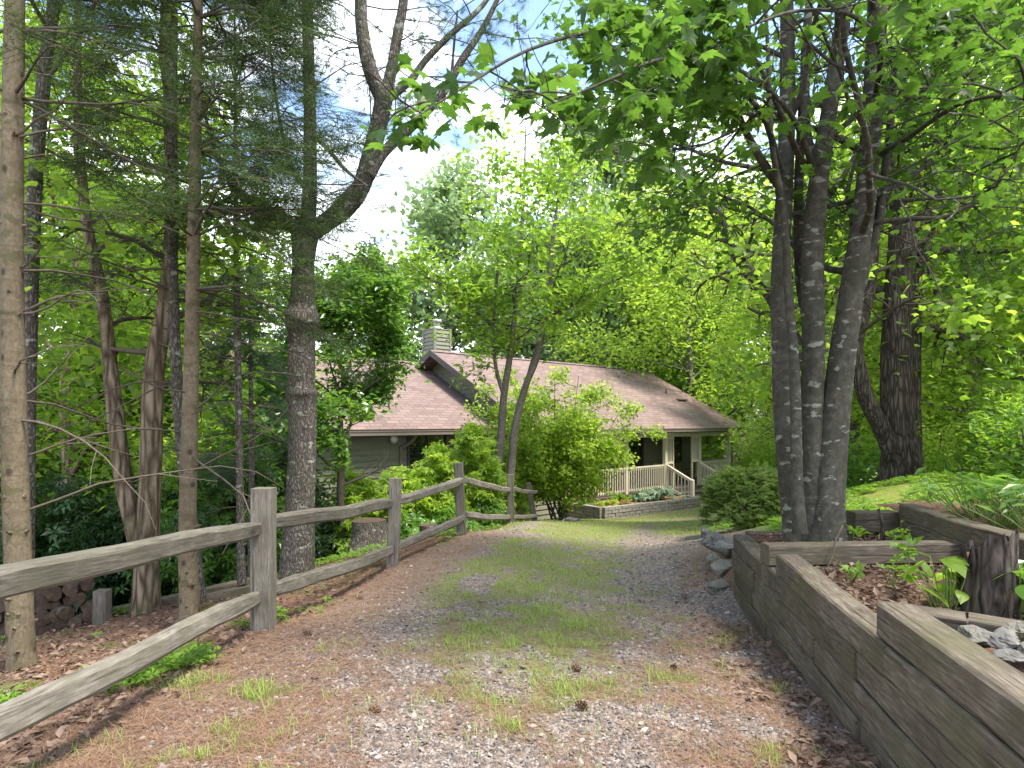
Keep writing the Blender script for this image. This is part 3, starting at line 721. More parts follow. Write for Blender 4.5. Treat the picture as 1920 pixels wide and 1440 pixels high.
RS_, E0, EZ = .53, -.35, -.27                                   # main roof: slope, eave line, eave height
def gclip(z):   # gable wall below the rake, measured from the back corner (y = 9.9) to the front (y = .3)
    y = E0+(z+.10-EZ)/RS_
    if y > 4.9: return None
    y = max(y, .30); return (9.6-(9.7-y), 9.9-y) if False else (max(0, 9.9-(10.1-y)), 9.9-y)
siding(wl, (-4.4, 9.9), (-4.4, .30), -4.8, 2.4, clip=gclip)
wl.build('wall', M['siding'], house, local=True)
for (t, y, z0, z1) in ((8.0, 1.8, -3.3, -.3), (-2.4, .30, -4.0, -.42), (-11.4, 1.85, -5.4, -.2), (-4.4, .30, -4.6, -.42)):
    cb = MB(); cb.box((t-.06, y-.04, hz(z0)), (t+.06, y+.06, hz(z1)))
    cb.build('corner_board', M['siding'], house, local=True)

def roof_plane(name, t0, t1, y0, z0, y1, slope, back=False, th=.16):
    "one sloping slab with its own axes along the eave and up the slope"
    L_ = abs(y1-y0)*math.sqrt(1+slope*slope); ang = math.atan(slope)
    m = MB(); m.box((0, 0, -th), (t1-t0, L_, 0))
    o = m.build(name, M['shingle'], house, local=True)
    if not back: o.location = (t0, y0, hz(z0)); o.rotation_euler = (ang, 0, 0)
    else: o.location = (t1, y0, hz(z0)); o.rotation_euler = (ang, 0, math.pi)
    return o
RY = 5.05; RZ = EZ+RS_*(RY-E0)
roof_plane('roof', -5.0, 6.3, E0, EZ, RY, RS_); roof_plane('roof', -5.0, 6.3, 2*RY-E0, EZ-.003, RY, RS_, True)
RY2 = 4.84; RZ2 = EZ+RS_*(RY2-E0)
roof_plane('roof', 6.303, 8.25, E0, EZ, RY2, RS_); roof_plane('roof', 6.303, 8.25, 2*RY2-E0, EZ-.003, RY2, RS_, True)
WE, WZ, WS, WY = 1.45, -.225, .496, 6.50; WRZ = WZ+WS*(WY-WE)
roof_plane('roof', -11.85, -4.30, WE, WZ, WY, WS); roof_plane('roof', -11.85, -4.30, 2*WY-WE, WZ-.003, WY, WS, True)
for t0, t1, y, z in ((-5.02, 6.32, RY, RZ), (6.32, 8.27, RY2, RZ2), (-11.87, -4.9, WY, WRZ)):
    rc = MB()
    for s in (-1, 1):
        k = 0; t = t0
        while t < t1-.05:
            te = min(t+.28, t1); zz = hz(z)+.02+.006*(k % 2)
            rc.quad((t, y, zz+.012), (te, y, zz+.012), (te, y+s*.15, zz-.065), (t, y+s*.15, zz-.065)); t = te; k += 1
    rc.build('ridge_cap', M['shingle'], house, local=True)
# rake boards and soffit of the left gable, fascia along the eaves
for (t, y0, z0, y1, z1) in ((-5.02, E0-.02, EZ-.03, RY, RZ-.0), (-5.02, 2*RY-E0, EZ-.05, RY, RZ-.03), (8.27, E0-.02, EZ-.05, RY2, RZ2-.03), (-11.87, WE, WZ-.05, WY, WRZ-.03)):
    fa = MB(); fa.bar((t, y0, hz(z0)-.07), (t, y1, hz(z1)-.07), .05, .19)
    fa.build('rake_board', M['fascia'], house, local=True)
sf = MB()
sf.quad((-4.99, E0, hz(EZ)-.175), (-4.42, E0, hz(EZ)-.175), (-4.42, RY, hz(RZ)-.175), (-4.99, RY, hz(RZ)-.175))
sf.quad((-2.3, -.3, hz(-.44)), (8.2, -.3, hz(-.44)), (8.2, 1.8, hz(-.44)), (-2.3, 1.8, hz(-.44)))
sf.quad((-11.8, 1.47, hz(-.37)), (-4.5, 1.47, hz(-.37)), (-4.5, 1.85, hz(-.37)), (-11.8, 1.85, hz(-.37)))
sf.quad((-4.99, 2*RY-E0, hz(EZ)-.178), (-4.42, 2*RY-E0, hz(EZ)-.178), (-4.42, RY, hz(RZ)-.178), (-4.99, RY, hz(RZ)-.178))
sf.build('soffit', M['fascia'], house, local=True)
gt = MB(); gt.box((-5.0, E0-.11, hz(-.41)), (8.27, E0+.005, hz(-.275))); gt.box((-11.85, WE-.11, hz(-.395)), (-4.85, WE+.005, hz(-.267)))
gt.box((-4.98, E0-.125, hz(-.302)), (8.29, E0-.111, hz(-.27))); gt.box((-11.85, WE-.125, hz(-.291)), (-4.85, WE-.111, hz(-.26)))
gt.build('gutter', M['gutter'], house, local=True)
for path in ([(8.15, E0-.05, hz(-.48)), (8.1, -.2, hz(-.66)), (7.55, -.05, hz(-.85)), (7.5, -.06, hz(-1.1)), (7.5, -.06, hz(-2.9))],
             [(-7.98, WE-.05, hz(-.37)), (-8.0, 1.55, hz(-.54)), (-8.22, 1.77, hz(-.80)), (-8.27, 1.79, hz(-1.0)), (-8.27, 1.79, hz(-4.4))]):
    d = MB(); d.tube(catmull(path, 20), .05, 8); d.build('downspout', M['gutter'], house, True, True)
# chimney
ch = MB(); c0, c1 = -4.33, -3.60
for a, b in (((c0, 5.75), (c1, 5.75)), ((c1, 5.75), (c1, 6.48)), ((c1, 6.48), (c0, 6.48)), ((c0, 6.48), (c0, 5.75))): siding(ch, a, b, 1.6, 3.58, .15)
ch.quad((c0-.02, 5.73, hz(3.582)), (c1+.02, 5.73, hz(3.582)), (c1+.02, 6.50, hz(3.582)), (c0-.02, 6.50, hz(3.582)))
cho = ch.build('chimney', M['siding'], house, local=True)
cc = MB()
for x in (c0, c1):
    for y in (5.75, 6.48): cc.box((x-.045, y-.045, hz(1.6)), (x+.045, y+.045, hz(3.60)))
cc.build('corner_board', M['siding'], cho, local=True)
fl = MB(); fl.tube([(-3.965, 6.115, hz(3.58)), (-3.965, 6.115, hz(3.66)), (-3.965, 6.115, hz(3.70))], [.28, .20, .13], 14); fl.tube([(-3.965, 6.115, hz(3.66)), (-3.965, 6.115, hz(3.92))], .12, 14)
fl.tube([(-3.965, 6.115, hz(3.86)), (-3.965, 6.115, hz(3.90)), (-3.965, 6.115, hz(3.98)), (-3.965, 6.115, hz(4.0))], [.17, .19, .17, .06], 14)
M['flue'] = paint_mat('galvanised flue', (.42, .41, .38), .45, .2)
fl.build('flue_cap', M['flue'], cho, True, True)
for t, y, hgt, r, mt in ((-8.25, 3.2, .30, .045, 'vent_red'), (6.4, 2.6, .22, .04, 'fascia'), (4.55, 3.9, .3, .03, 'gutter')):
    if mt not in M: M[mt] = paint_mat('rust red vent pipe', (.26, .11, .08), .6, .2)
    zb = (WZ+WS*(y-WE)) if t < -5 else EZ+RS_*(y-E0)
    v = MB(); v.tube([(t, y, hz(zb)-.05), (t, y, hz(zb)+hgt)], r, 10); v.build('roof_vent', M[mt], house, True, True)
fv = MB(); fv.bar((6.3, 1.95, hz(EZ+RS_*(1.95-E0))+.03), (7.0, 1.95, hz(EZ+RS_*(1.95-E0))+.03), .25, .05); fv.build('flat_roof_vent', M['fascia'], house, local=True)

def window(t0, t1, y, z0, z1, fw=.06, sashes=1, fm='fascia'):
    f = MB(); p = y-.075
    for x0, x1, a, b in ((t0, t1, z1-fw, z1), (t0, t1, z0, z0+fw), (t0, t0+fw, z0+fw, z1-fw), (t1-fw, t1, z0+fw, z1-fw)):
        f.box((x0, p, hz(a)), (x1, y+.02, hz(b)))
    for k in range(1, sashes):
        x = t0+(t1-t0)*k/sashes; f.box((x-fw*.6, p+.004, hz(z0+fw)), (x+fw*.6, y+.02, hz(z1-fw)))
    w = f.build('window', M[fm], house, local=True)
    g = MB(); g.quad((t0+fw, y-.035, hz(z0+fw)), (t1-fw, y-.035, hz(z0+fw)), (t1-fw, y-.035, hz(z1-fw)), (t0+fw, y-.035, hz(z1-fw)))
    g.build('pane', M['glass'], w, local=True)
    return w
window(-8.04, -6.63, 1.85, -1.55, -.36, .07, 2)
window(5.80, 6.36, 1.8, -1.85, -.47, .06, 1); window(-.9, .7, 1.8, -1.75, -.62, .06, 2)
dr = MB()
for x0, x1, a, b in ((2.35, 3.45, -.62, -.50), (2.35, 2.45, -2.62, -.62), (3.35, 3.45, -2.62, -.62)): dr.box((x0, 1.70, hz(a)), (x1, 1.82, hz(b)))
dr.box((2.45, 1.735, hz(-2.62)), (3.35, 1.80, hz(-2.30))); dr.box((2.45, 1.735, hz(-1.62)), (3.35, 1.80, hz(-1.52)))
dro = dr.build('door', M['fascia'], house, local=True)
g = MB(); g.quad((2.45, 1.755, hz(-2.30)), (3.35, 1.755, hz(-2.30)), (3.35, 1.755, hz(-.62)), (2.45, 1.755, hz(-.62))); g.build('pane', M['glass'], dro, local=True)
hn = MB(); hn.tube([(2.55, 1.70, hz(-1.58)), (2.55, 1.66, hz(-1.58)), (2.68, 1.66, hz(-1.58))], .013, 6); hn.build('handle', M['flue'], dro, True, True)
lp = MB(); lp.tube([(-8.53, 1.83, hz(-.52)), (-8.53, 1.75, hz(-.52)), (-8.53, 1.69, hz(-.52)), (-8.53, 1.67, hz(-.52))], [.05, .13, .10, .03], 16); lp.build('wall_lamp', M['white'], house, True, True)

# porch
FZ = -2.63
pf = MB(); t = -2.5; k = 0
while t < 7.5:
    te = min(t+.14, 7.5); pf.box((t, -.12, hz(FZ-.035)+(k % 3)*.0015), (te-.006, 1.76, hz(FZ)+(k % 3)*.0015)); t = te; k += 1
pf.build('porch_floor', M['deck'], house, local=True)
pk = MB(); pk.box((-2.5, -.10, hz(-3.25)), (7.5, -.06, hz(FZ-.04))); pk.box((7.46, -.06, hz(-3.25)), (7.5, 1.76, hz(FZ-.04))); pk.build('porch_skirt', M['deck'], house, local=True)
for a, b, z in ((-.46, -.125, FZ-.155), (-.82, -.47, FZ-.31)):
    s = MB(); s.box((2.56, a, hz(z-.035)), (4.80, b, hz(z))); s.box((2.58, a+.03, hz(z-.26)), (4.78, a+.06, hz(z-.036))); s.build('step', M['deck'], house, local=True)
bm_ = MB(); bm_.box((-2.5, -.07, hz(-.60)), (7.55, .07, hz(-.445))); bm_.build('porch_beam', M['trim_cream'], house, local=True)
PT = [-2.4, 0, 2.45, 4.90, 7.3]
for t in PT:
    p = MB(); p.box((t-.065, -.066, hz(-2.95 if t in (0, -2.4) else FZ)), (t+.065, .064, hz(-.603)))
    p.build('porch_post', M['trim_cream'], house, local=True)
def railing(A, B, n, zA=FZ, zB=FZ, name='railing'):
    "posts apart: a cap rail, a sub rail, a bottom rail and square balusters"
    A, B = np.array(A, float), np.array(B, float); m = MB()
    a3 = lambda f, z: (*(A+(B-A)*f), hz(zA+(zB-zA)*f+z))
    m.bar(a3(0, .935), a3(1, .935), .10, .045); m.bar(a3(0, .875), a3(1, .875), .045, .07); m.bar(a3(0, .13), a3(1, .13), .045, .07)
    d = unit(B-A); nn = np.array([d[1], -d[0]])
    for k in range(n):
        f = (k+.5)/n; P = A+(B-A)*f+nn*.042; z = zA+(zB-zA)*f
        m.bar((*P, hz(z+.07)), (*P, hz(z+.905)), .036, .036)
    return m.build(name, M['trim_cream'], house, local=True)
railing((PT[0]+.07, 0), (PT[1]-.07, 0), 17); railing((PT[1]+.07, 0), (PT[2]-.07, 0), 17); railing((PT[3]+.07, 0), (PT[4]-.07, 0), 17)
railing((7.3, .07), (7.3, 1.7), 11); railing((-2.4, .07), (-2.4, 1.7), 11)
railing((2.50, -.07), (2.50, -1.10), 7, FZ, FZ-.50); railing((4.85, -.07), (4.85, -1.10), 7, FZ, FZ-.50)
for t in (2.50, 4.85):
    p = MB(); p.box((t-.06, -1.22, hz(-3.1)), (t+.06, -1.10, hz(-2.20))); p.add([(t-.06, -1.22, hz(-2.199)), (t+.06, -1.22, hz(-2.199)), (t+.06, -1.10, hz(-2.199)), (t-.06, -1.10, hz(-2.199)), (t, -1.16, hz(-2.15))], [(0,1,4),(1,2,4),(2,3,4),(3,0,4)])
    p.build('newel_post', M['trim_cream'], house, local=True)
for t0, t1 in ((2.52, 3.02), (4.33, 4.83)):
    m = MB(); m.box((t0, -.03, hz(-1.66)), (t1, .03, hz(-1.58))); m.box((t0, -.03, hz(-.68)), (t1, .03, hz(-.605)))
    e = t1-.05 if t0 < 3 else t0; m.box((e, -.035, hz(-1.579 if True else 0)), (e+.05, .035, hz(-.681)))
    for k in range(4): x = t0+.07+k*(t1-t0-.14)/4; m.box((x, -.02, hz(-1.579)), (x+.032, .02, hz(-.681)))
    e2 = t1-.05 if t0 < 3 else t0; m.box((e2, -.035, hz(FZ)), (e2+.05, .035, hz(-1.661)))
    m.build('slat_panel', M['trim_cream'], house, local=True)
gp = MB(); gp.box((3.05, .10, hz(FZ+.12)), (3.09, .95, hz(FZ+.92))); gp.build('porch_gate', M['trim_cream'], house, local=True)

# ------------------------------------------------------------------ block planter wall in front of the porch
pw = thing('block_planter_wall', 'low grey concrete block planter wall in front of the porch', 'planter wall', (2.87, 18.95, -3.05))
pth = [np.array(p) for p in ((1.75, 20.35), (2.80, 19.0), (6.55, 21.55), (6.25, 22.15))]
blk, cap = MB(), MB(); rs = np.random.RandomState(5)
for s in range(3):
    a, b = pth[s], pth[s+1]; d = unit(b-a); L_ = np.linalg.norm(b-a); rz = math.atan2(d[1], d[0]); nb = max(1, round(L_/.30))
    for c in range(-1, 4):
        z = -3.07+c*.105; off = .5 if c % 2 else 0
        for k in range(-1 if off else 0, nb):
            f0, f1 = max(0, (k+off)*L_/nb), min(L_, (k+1+off)*L_/nb)
            if f1-f0 < .03: continue
            dst = cap if c == 3 else blk; q = a+d*(f0+f1)/2; j1 = rs.rand()*.012
            w = (f1-f0)/2-.009; nn = np.array([d[1], -d[0]])*j1*2
            dst.box((q[0]-w+nn[0], q[1]-.09+nn[1], z), (q[0]+w+nn[0], q[1]+.09+nn[1], z+.088+rs.rand()*.004), rz, (q[0]+nn[0], q[1]+nn[1]))
core = MB()
for s in range(3):
    a, b = pth[s], pth[s+1]; d = unit(b-a); core.bar((*(a+d*.08), -2.92), (*(b-d*.08), -2.92), .13, .45)
core.build('core', M['soil'], pw)
blk.build('block_course', M['block'], pw); cap.build('cap_course', M['block'], pw)
sheet('planter_mulch', [(1.9, 20.35), (2.85, 19.12), (6.45, 21.58), (6.0, 23.0), (5.6, 23.2), (2.3, 20.6)], -2.76, M['mulch'], .04, .09, 9)
# ------------------------------------------------------------------ stones, stumps, logs, cones
def rock(name, label, c, size, mat, seed, cat='rock', group=None, flat=.7):
    rs = np.random.RandomState(seed); bm_v = []
    n, m = 22, 14; V = []
    dirs = unit(rs.randn(12, 3)); cut = .42+.38*rs.rand(12)
    for a in range(m+1):
        th = math.pi*a/m
        for b in range(n):
            ph = 2*math.pi*b/n; d = np.array([math.sin(th)*math.cos(ph), math.sin(th)*math.sin(ph), math.cos(th)])
            r = min([1.]+[c_/max(1e-3, float(d@q)) for q, c_ in zip(dirs, cut) if d@q > .1])
            V.append(d*r*(1+.045*rs.randn()*(0 < a < m))*np.array([1, .8, flat]))
    V = np.array(V)*np.array(size if not np.isscalar(size) else (size,)*3); a_ = rs.rand()*6.28
    V[:, :2] = V[:, :2]@np.array([[math.cos(a_), -math.sin(a_)], [math.sin(a_), math.cos(a_)]])
    i_, j_ = np.meshgrid(np.arange(m), np.arange(n), indexing='ij')
    Fq = np.stack([i_*n+j_, (i_+1)*n+j_, (i_+1)*n+(j_+1) % n, i_*n+(j_+1) % n], -1).reshape(-1, 4)
    o = link(name, V+np.array(c), [Fq], mat, None, False); return props(o, label, cat, group)
for k, (px, py, Y, s, lab, mt) in enumerate([
    (1364, 1028, 6.55, .21, 'large grey rock at the far end of the timber wall', 'rock'),
    (1338, 1016, 6.95, .20, 'dark flat topped rock below the clipped juniper', 'rock'),
    (1356, 1066, 6.35, .15, 'moss covered rock against the end of the timber wall', 'rock_mossy'),
    (1337, 1048, 6.75, .13, 'small mossy rock in front of the dark flat rock', 'rock_mossy'),
    (1350, 1098, 6.22, .12, 'lowest mossy rock at the foot of the timber wall end', 'rock_mossy'),
    (1338, 1108, 6.15, .06, 'small grey stone at the bottom corner of the timber wall', 'rock'),
    (1322, 1000, 7.9, .12, 'pale rock half hidden under the juniper skirt', 'rock')]):
    p = W(px, py, Y); p[2] = max(p[2], g1(p[0], p[1])-.02); rock('rock', lab, p, (s, s, s), M[mt], 300+k, group='rocks by the timber wall')
rock('boulder', 'pale grey boulder in the grass beside the last fence post', W(1073, 976, 14.6), (.26, .2, .17), M['rock'], 330)
for k, (px, py, Y, s, lab, mt) in enumerate([
    (1838, 1196, 2.62, .11, 'lichen grey rock leaning on the angled timbers of the nearest bed', 'rock_mossy'),
    (1880, 1202, 2.55, .10, 'pale blue grey flat rock in the nearest bed', 'rock'),
    (1905, 1180, 2.72, .10, 'rounded moss topped rock behind the flat rock in the nearest bed', 'rock_mossy'),
    (1893, 1232, 2.45, .075, 'smooth grey stone lowest in the nearest bed', 'rock'),
    (1930, 1215, 2.5, .09, 'grey rock cut by the picture edge in the nearest bed', 'rock')]):
    rock('rock', lab, W(px, py, Y), (s, s, s), M[mt], 340+k, group='rocks in the nearest bed', flat=.5)
rs = np.random.RandomState(3)
stp = thing('tree_stump', 'wide cut tree stump with flaring roots behind the second full rail', 'stump', (-2.25, 9.6, g1(-2.25, 9.6)))
def stump(root, r, h, flare, seed, name='trunk', mat='bark_grey', jag=0):
    T = Tubes(); rs = np.random.RandomState(seed); b = np.array(root.location); n, m = 40, 12; V = []
    roots = [(rs.rand()*6.28, .5+.5*rs.rand()) for _ in range(6)]
    for a in range(m):
        t = a/(m-1)
        for k in range(n):
            ph = 2*math.pi*k/n; fl = (1-t)**3*flare
            rr = r*(1+.05*math.sin(3*ph+1)+.03*math.sin(7*ph)+.02*math.sin(13*ph+t*3)+.035*rs.randn())+r*fl*(.25+sum(w*max(0, math.cos(ph-q))**9 for q, w in roots))
            V.append(b+np.array([rr*math.cos(ph), rr*math.sin(ph), -.12+(h+.12)*t+(jag*(.9*math.sin(ph+seed)+.4*math.sin(5*ph)+.9*rs.rand()) if a == m-1 else 0)]))
    i_, j_ = np.meshgrid(np.arange(m-1), np.arange(n), indexing='ij')
    T.raw(np.array(V), np.stack([i_*n+j_, i_*n+(j_+1) % n, (i_+1)*n+(j_+1) % n, (i_+1)*n+j_], -1).reshape(-1, 4))
    T.build(name, M[mat], root)
    top = MB(); ring = [np.array(V[(m-1)*n+k])+np.array([0, 0, .004 if not jag else -.05]) for k in range(n)]; c = np.mean(ring, 0)
    top.add(ring+[c], [(k, (k+1) % n, n) for k in range(n)]); top.build('cut_face', M['endgrain'], root)
stump(stp, .265, .50, 1.5, 4)
s2 = thing('tree_stump', 'small low cut stump beside the third fence post', 'stump', (*W(803, 1000, 10.2)[:2], g1(*W(803, 1000, 10.2)[:2])))
stump(s2, .15, .26, .5, 6)
s3 = thing('tree_stump', 'jagged broken rotting stump standing in the bed behind the timber wall', 'stump', (2.72, 3.5, -1.14))
stump(s3, .135, .41, .35, 9, mat='bark_dark', jag=.09)
# wood pile: each log its own thing, four shapes shared
def log_mesh(seed):
    rs = np.random.RandomState(seed); n = 14; L_ = .42; V, t = tube([(0, 0, 0), (0, L_*.33, 0), (0, L_*.66, 0), (0, L_, 0)], 1.0*np.array([.078, .08, .079, .077]), n, .10, seed)
    V = V.reshape(4, n, 3)
    V = np.concatenate([V.reshape(-1, 3), [V[0].mean(0)-[0, .004, 0]], [V[3].mean(0)]])
    c1 = np.array([(k, (k+1) % n, 4*n) for k in range(n)]); c2 = np.array([(3*n+(k+1) % n, 3*n+k, 4*n+1) for k in range(n)])
    me = mesh_np('firewood_log', V, [t, c1, c2], M['log_bark'], False); me.materials.append(M['endgrain'])
    mi = np.zeros(len(t)+2*n, np.int32); mi[len(t):] = 1; me.polygons.foreach_set('material_index', mi); return me
LM = [log_mesh(k+1) for k in range(4)]
zb = g1(-5.2, 6.6)
for row in range(6):
    for k in range(9-row//2):
        x = -5.62+k*.145+.07*(row % 2)+rs.randn()*.012; s = .75+.35*rs.rand(); y = 6.45+rs.rand()*.12
        if x > -4.42: continue
        o = bpy.data.objects.new('firewood_log', LM[rs.randint(4)]); COL.objects.link(o)
        o.location = (x, y, g1(x, 6.6)+.06+row*.122); o.scale = (s, 1, s); o.rotation_euler = (rs.randn()*.06, rs.rand()*6.28, rs.randn()*.25+.45)
        props(o, 'short round log with dark bark stacked in the woodpile at the left edge', 'log', 'logs stacked in the woodpile')
# pine cones
def cone_mesh():
    V, Fs = [], []
    for k in range(46):
        t = k/46; a = k*2.4; r = .022*math.sin(math.pi*min(1, .12+t*.88))+.004; z = t*.085
        d = np.array([math.cos(a), math.sin(a), 0]); s = np.array([-math.sin(a), math.cos(a), 0]); b = len(V)
        V += [np.array([0, 0, z])-s*.004, np.array([0, 0, z])+s*.004, d*r*1.1+s*.010+[0, 0, z+.006], d*r*1.35+[0, 0, z+.012], d*r*1.1-s*.010+[0, 0, z+.006], d*r+[0, 0, z-.002]]
        Fs += [(b, b+1, b+2), (b, b+2, b+4), (b+2, b+3, b+4), (b+2, b+5, b+4)]
    V = np.array(V); V = V[:, [2, 0, 1]]; V[:, 2] += .022
    return mesh_np('pine_cone', V, [np.array(Fs)], M['cone'])
M['cone'] = stone_mat('pine cone scale', (.07, .042, .028), (.2, .125, .085), 60)
CM = cone_mesh()
for k, (px, py, lab) in enumerate([
    (1088, 1262, 'pine cone on the gravel right of the lone grass tuft'), (1100, 1338, 'pine cone lowest on the middle of the gravel drive'), (712, 1340, 'reddish pine cone near the grass clump at the lower left'),
    (598, 1112, 'dark pine cone on the needles between the first and second full posts'), (668, 1125, 'pine cone at the edge of the gravel near the second full post'), (185, 1335, 'pine cone on the needles below the lowest rail'),
    (250, 1272, 'pine cone beside the lowest rail of the fence'), (1258, 1255, 'pine cone at the right side of the gravel drive'), (585, 1190, 'brown pine cone at the foot of the nearest full post')]):
    Y = 4.
    for _ in range(30): Y = F*-g1((px-CX)/F*Y, Y)/(py-HZ)
    o = bpy.data.objects.new('pine_cone', CM); COL.objects.link(o); x = (px-CX)/F*Y; o.location = (x, Y, g1(x, Y)+float(fine(np.array([x]), np.array([Y]))[0])); o.rotation_euler = (rs.randn()*.2, rs.randn()*.2, rs.rand()*6.28); o.scale = (.8, .8, .8)
    props(o, lab, 'pine cone', 'pine cones on the drive')
# edging timbers and a stub post below the trees on the left
for (a, b, w, lab) in (((-4.55, 7.0), (-3.0, 7.7), .12, 'rotting landscape timber edging behind the forked oak base'), ((-5.6, 8.6), (-4.3, 9.0), .13, 'upper landscape timber edging left of the forked oak'), ((-3.6, 6.6), (-2.75, 7.2), .10, 'thin edging timber between the two spruce trunks')):
    t_ = thing('edging_timber', lab, 'edging', ((a[0]+b[0])/2, (a[1]+b[1])/2, g1((a[0]+b[0])/2, (a[1]+b[1])/2)))
    beam('timber', (*a, g1(*a)+w*.45), (*b, g1(*b)+w*.45), w, w, M['timber'], t_, 400+int(a[0]*10), .004, .1)
q = W(192, 1185, 6.35); t_ = thing('stub_post', 'short square mossy post beside the woodpile', 'post', (q[0], q[1], g1(q[0], q[1])))
beam('timber', (q[0], q[1], g1(q[0], q[1])-.1), (q[0], q[1], g1(q[0], q[1])+.34), .135, .12, M['fence'], t_, 410, .003, .08)
# far fence at the right edge
t_ = thing('garden_rail_fence', 'weathered rail fence among plants at the right edge', 'fence', (*W(1900, 900, 10.5)[:2], -1.0))
for px in (1912, 2080): p = W(px, 800, 10.5); beam('post', (p[0], p[1], -1.1), (p[0], p[1], .0), .11, .11, M['fence'], t_, px)
for py in (843, 884): beam('rail', W(1850, py, 10.6), W(2100, py-2, 10.6), .06, .11, M['fence'], t_, py)

# ------------------------------------------------------------------ trunks drawn through points of the photograph
def trunk_path(pts, n=26, dy=None):
    "pts: (px, py, width px, distance)"
    P = np.array([W(a, b, Y) for a, b, w, Y in pts]); r = np.array([w/2/F*Y/math.sqrt(1+((a-CX)/F)**2) for a, b, w, Y in pts])
    t = np.linspace(0, len(pts)-1, n); return catmull(P, n), np.interp(t, np.arange(len(pts)), r)
def root_at(px, py, Y):
    p = W(px, py, Y); p[2] = g1(p[0], p[1]); return p
def spruce_branches(T, tips, axis_pts, rad, z_lo, z_hi, rs, every=.42, Lmax=2.2, Lmin=.8, dead_below=0., droop=-.12, n_tw=5, dead=None, sector=None):
    "whorls of level branches; the ones below dead_below are bare"
    z = z_lo
    while z < z_hi:
        i = int(np.argmin(np.abs(axis_pts[:, 2]-z))); c = axis_pts[i]; f = (z-z_lo)/(z_hi-z_lo)
        isd = z < dead_below
        for k in range(rs.randint(1, 3) if isd else rs.randint(3, 6)):
            az = rs.rand()*6.283
            if sector is not None and rs.rand() < .7: az = sector+rs.randn()*.8
            L_ = (Lmax*(1-f)+Lmin*f)*(rs.uniform(.25, 1.0) if isd else rs.uniform(.6, 1.1)); d = np.array([math.cos(az), math.sin(az), rs.uniform(-.15, .5)])
            P = [c.copy()]; dd = unit(d)
            for s in range(7): dd = unit(dd+rs.randn(3)*(.17 if isd else .10)+np.array([0, 0, droop*.5])); P.append(P[-1]+dd*L_/7)
            P = np.array(P)
            (dead if isd and dead is not None else T).add(P, np.linspace(.010 if isd else .014, .002, 8), 4)
            for s in range(2 if isd else n_tw):
                u = .3+.7*(s+rs.rand()*.6)/n_tw; ii = min(6, int(u*7)); q = P[ii]+(P[ii+1]-P[ii])*(u*7-ii)
                sd = unit(np.cross(dd, [0, 0, 1.]))*(1 if s % 2 else -1); td = unit(unit(P[ii+1]-P[ii])*.8+sd*.7+np.array([0, 0, -.18])+rs.randn(3)*.12); tl = L_*.30*(1.15-u*.6)
                E = q+td*tl; (dead if isd and dead is not None else T).add(np.array([q, (q+E)/2+rs.randn(3)*.01, E]), [.005, .004, .002], 3)
                if not isd or rs.rand() < .05:
                    tips.append((q+td*tl*.15, td)); tips.append((q+td*tl*.55, unit(td+rs.randn(3)*.25)))
            if not isd: tips.append((P[5], dd)); tips.append((P[7], dd))
        z += every*rs.uniform(.4, 1.5)*(.8 if isd else 1)
def spray_mesh(name, tips, T_, size, mat, parent, rs, per=1, jit=.05, extra=None):
    P = np.array([a for a, b in tips]); D = np.array([b for a, b in tips]); P = np.repeat(P, per, 0)+rs.randn(len(P)*per, 3)*jit; D = np.repeat(D, per, 0)+rs.randn(len(P), 3)*.3
    D[:, 2] -= .12; nrm = np.tile([0, 0, 1.], (len(P), 1))+rs.randn(len(P), 3)*.35
    V, Fo, nf = inst(T_, P, frames(nrm, unit(D)), size*(.7+.6*rs.rand(len(P))))
    return link(name, V, Fo, mat, parent, False, np.repeat(rs.rand(len(P)), nf))

# A: tan spruce trunk at the left edge
rs = np.random.RandomState(21)
ra = root_at(40, 1255, 4.25); A_ = thing('spruce_tree', 'tan knotted spruce trunk at the left edge in front of the woodpile', 'tree', ra)
T, dead, tips = Tubes(), Tubes(), []
P, r = trunk_path([(42, 1275, 76, 4.25), (40, 1225, 60, 4.25), (33, 1000, 54, 4.25), (25, 700, 50, 4.28), (22, 350, 46, 4.3), (28, 0, 40, 4.35), (34, -500, 30, 4.4), (40, -1300, 10, 4.5)], 60)
T.add(P, r, 16, .05, 1)
for k in range(70):
    i = rs.randint(2, 44); az = rs.rand()*6.28; q = P[i]+np.array([math.cos(az), math.sin(az), 0])*r[i]*.9; dd = np.array([math.cos(az), math.sin(az), .2]); T.add(np.array([q, q+dd*.02, q+dd*.045*rs.rand()]), [.016, .010, .006], 6)
T.build('trunk', M['bark_spruce'], A_)
B_ = Tubes(); spruce_branches(B_, tips, P, r, -.6, 5.2, rs, .36, 1.9, .9, 2.3, dead=dead, sector=.5)
dead.build('dead_branches', M['twig_grey'], A_); B_.build('limbs', M['bark_twig'], A_)
spray_mesh('crown', tips, SPRUCE, .34, M['needle'], A_, rs, 1)
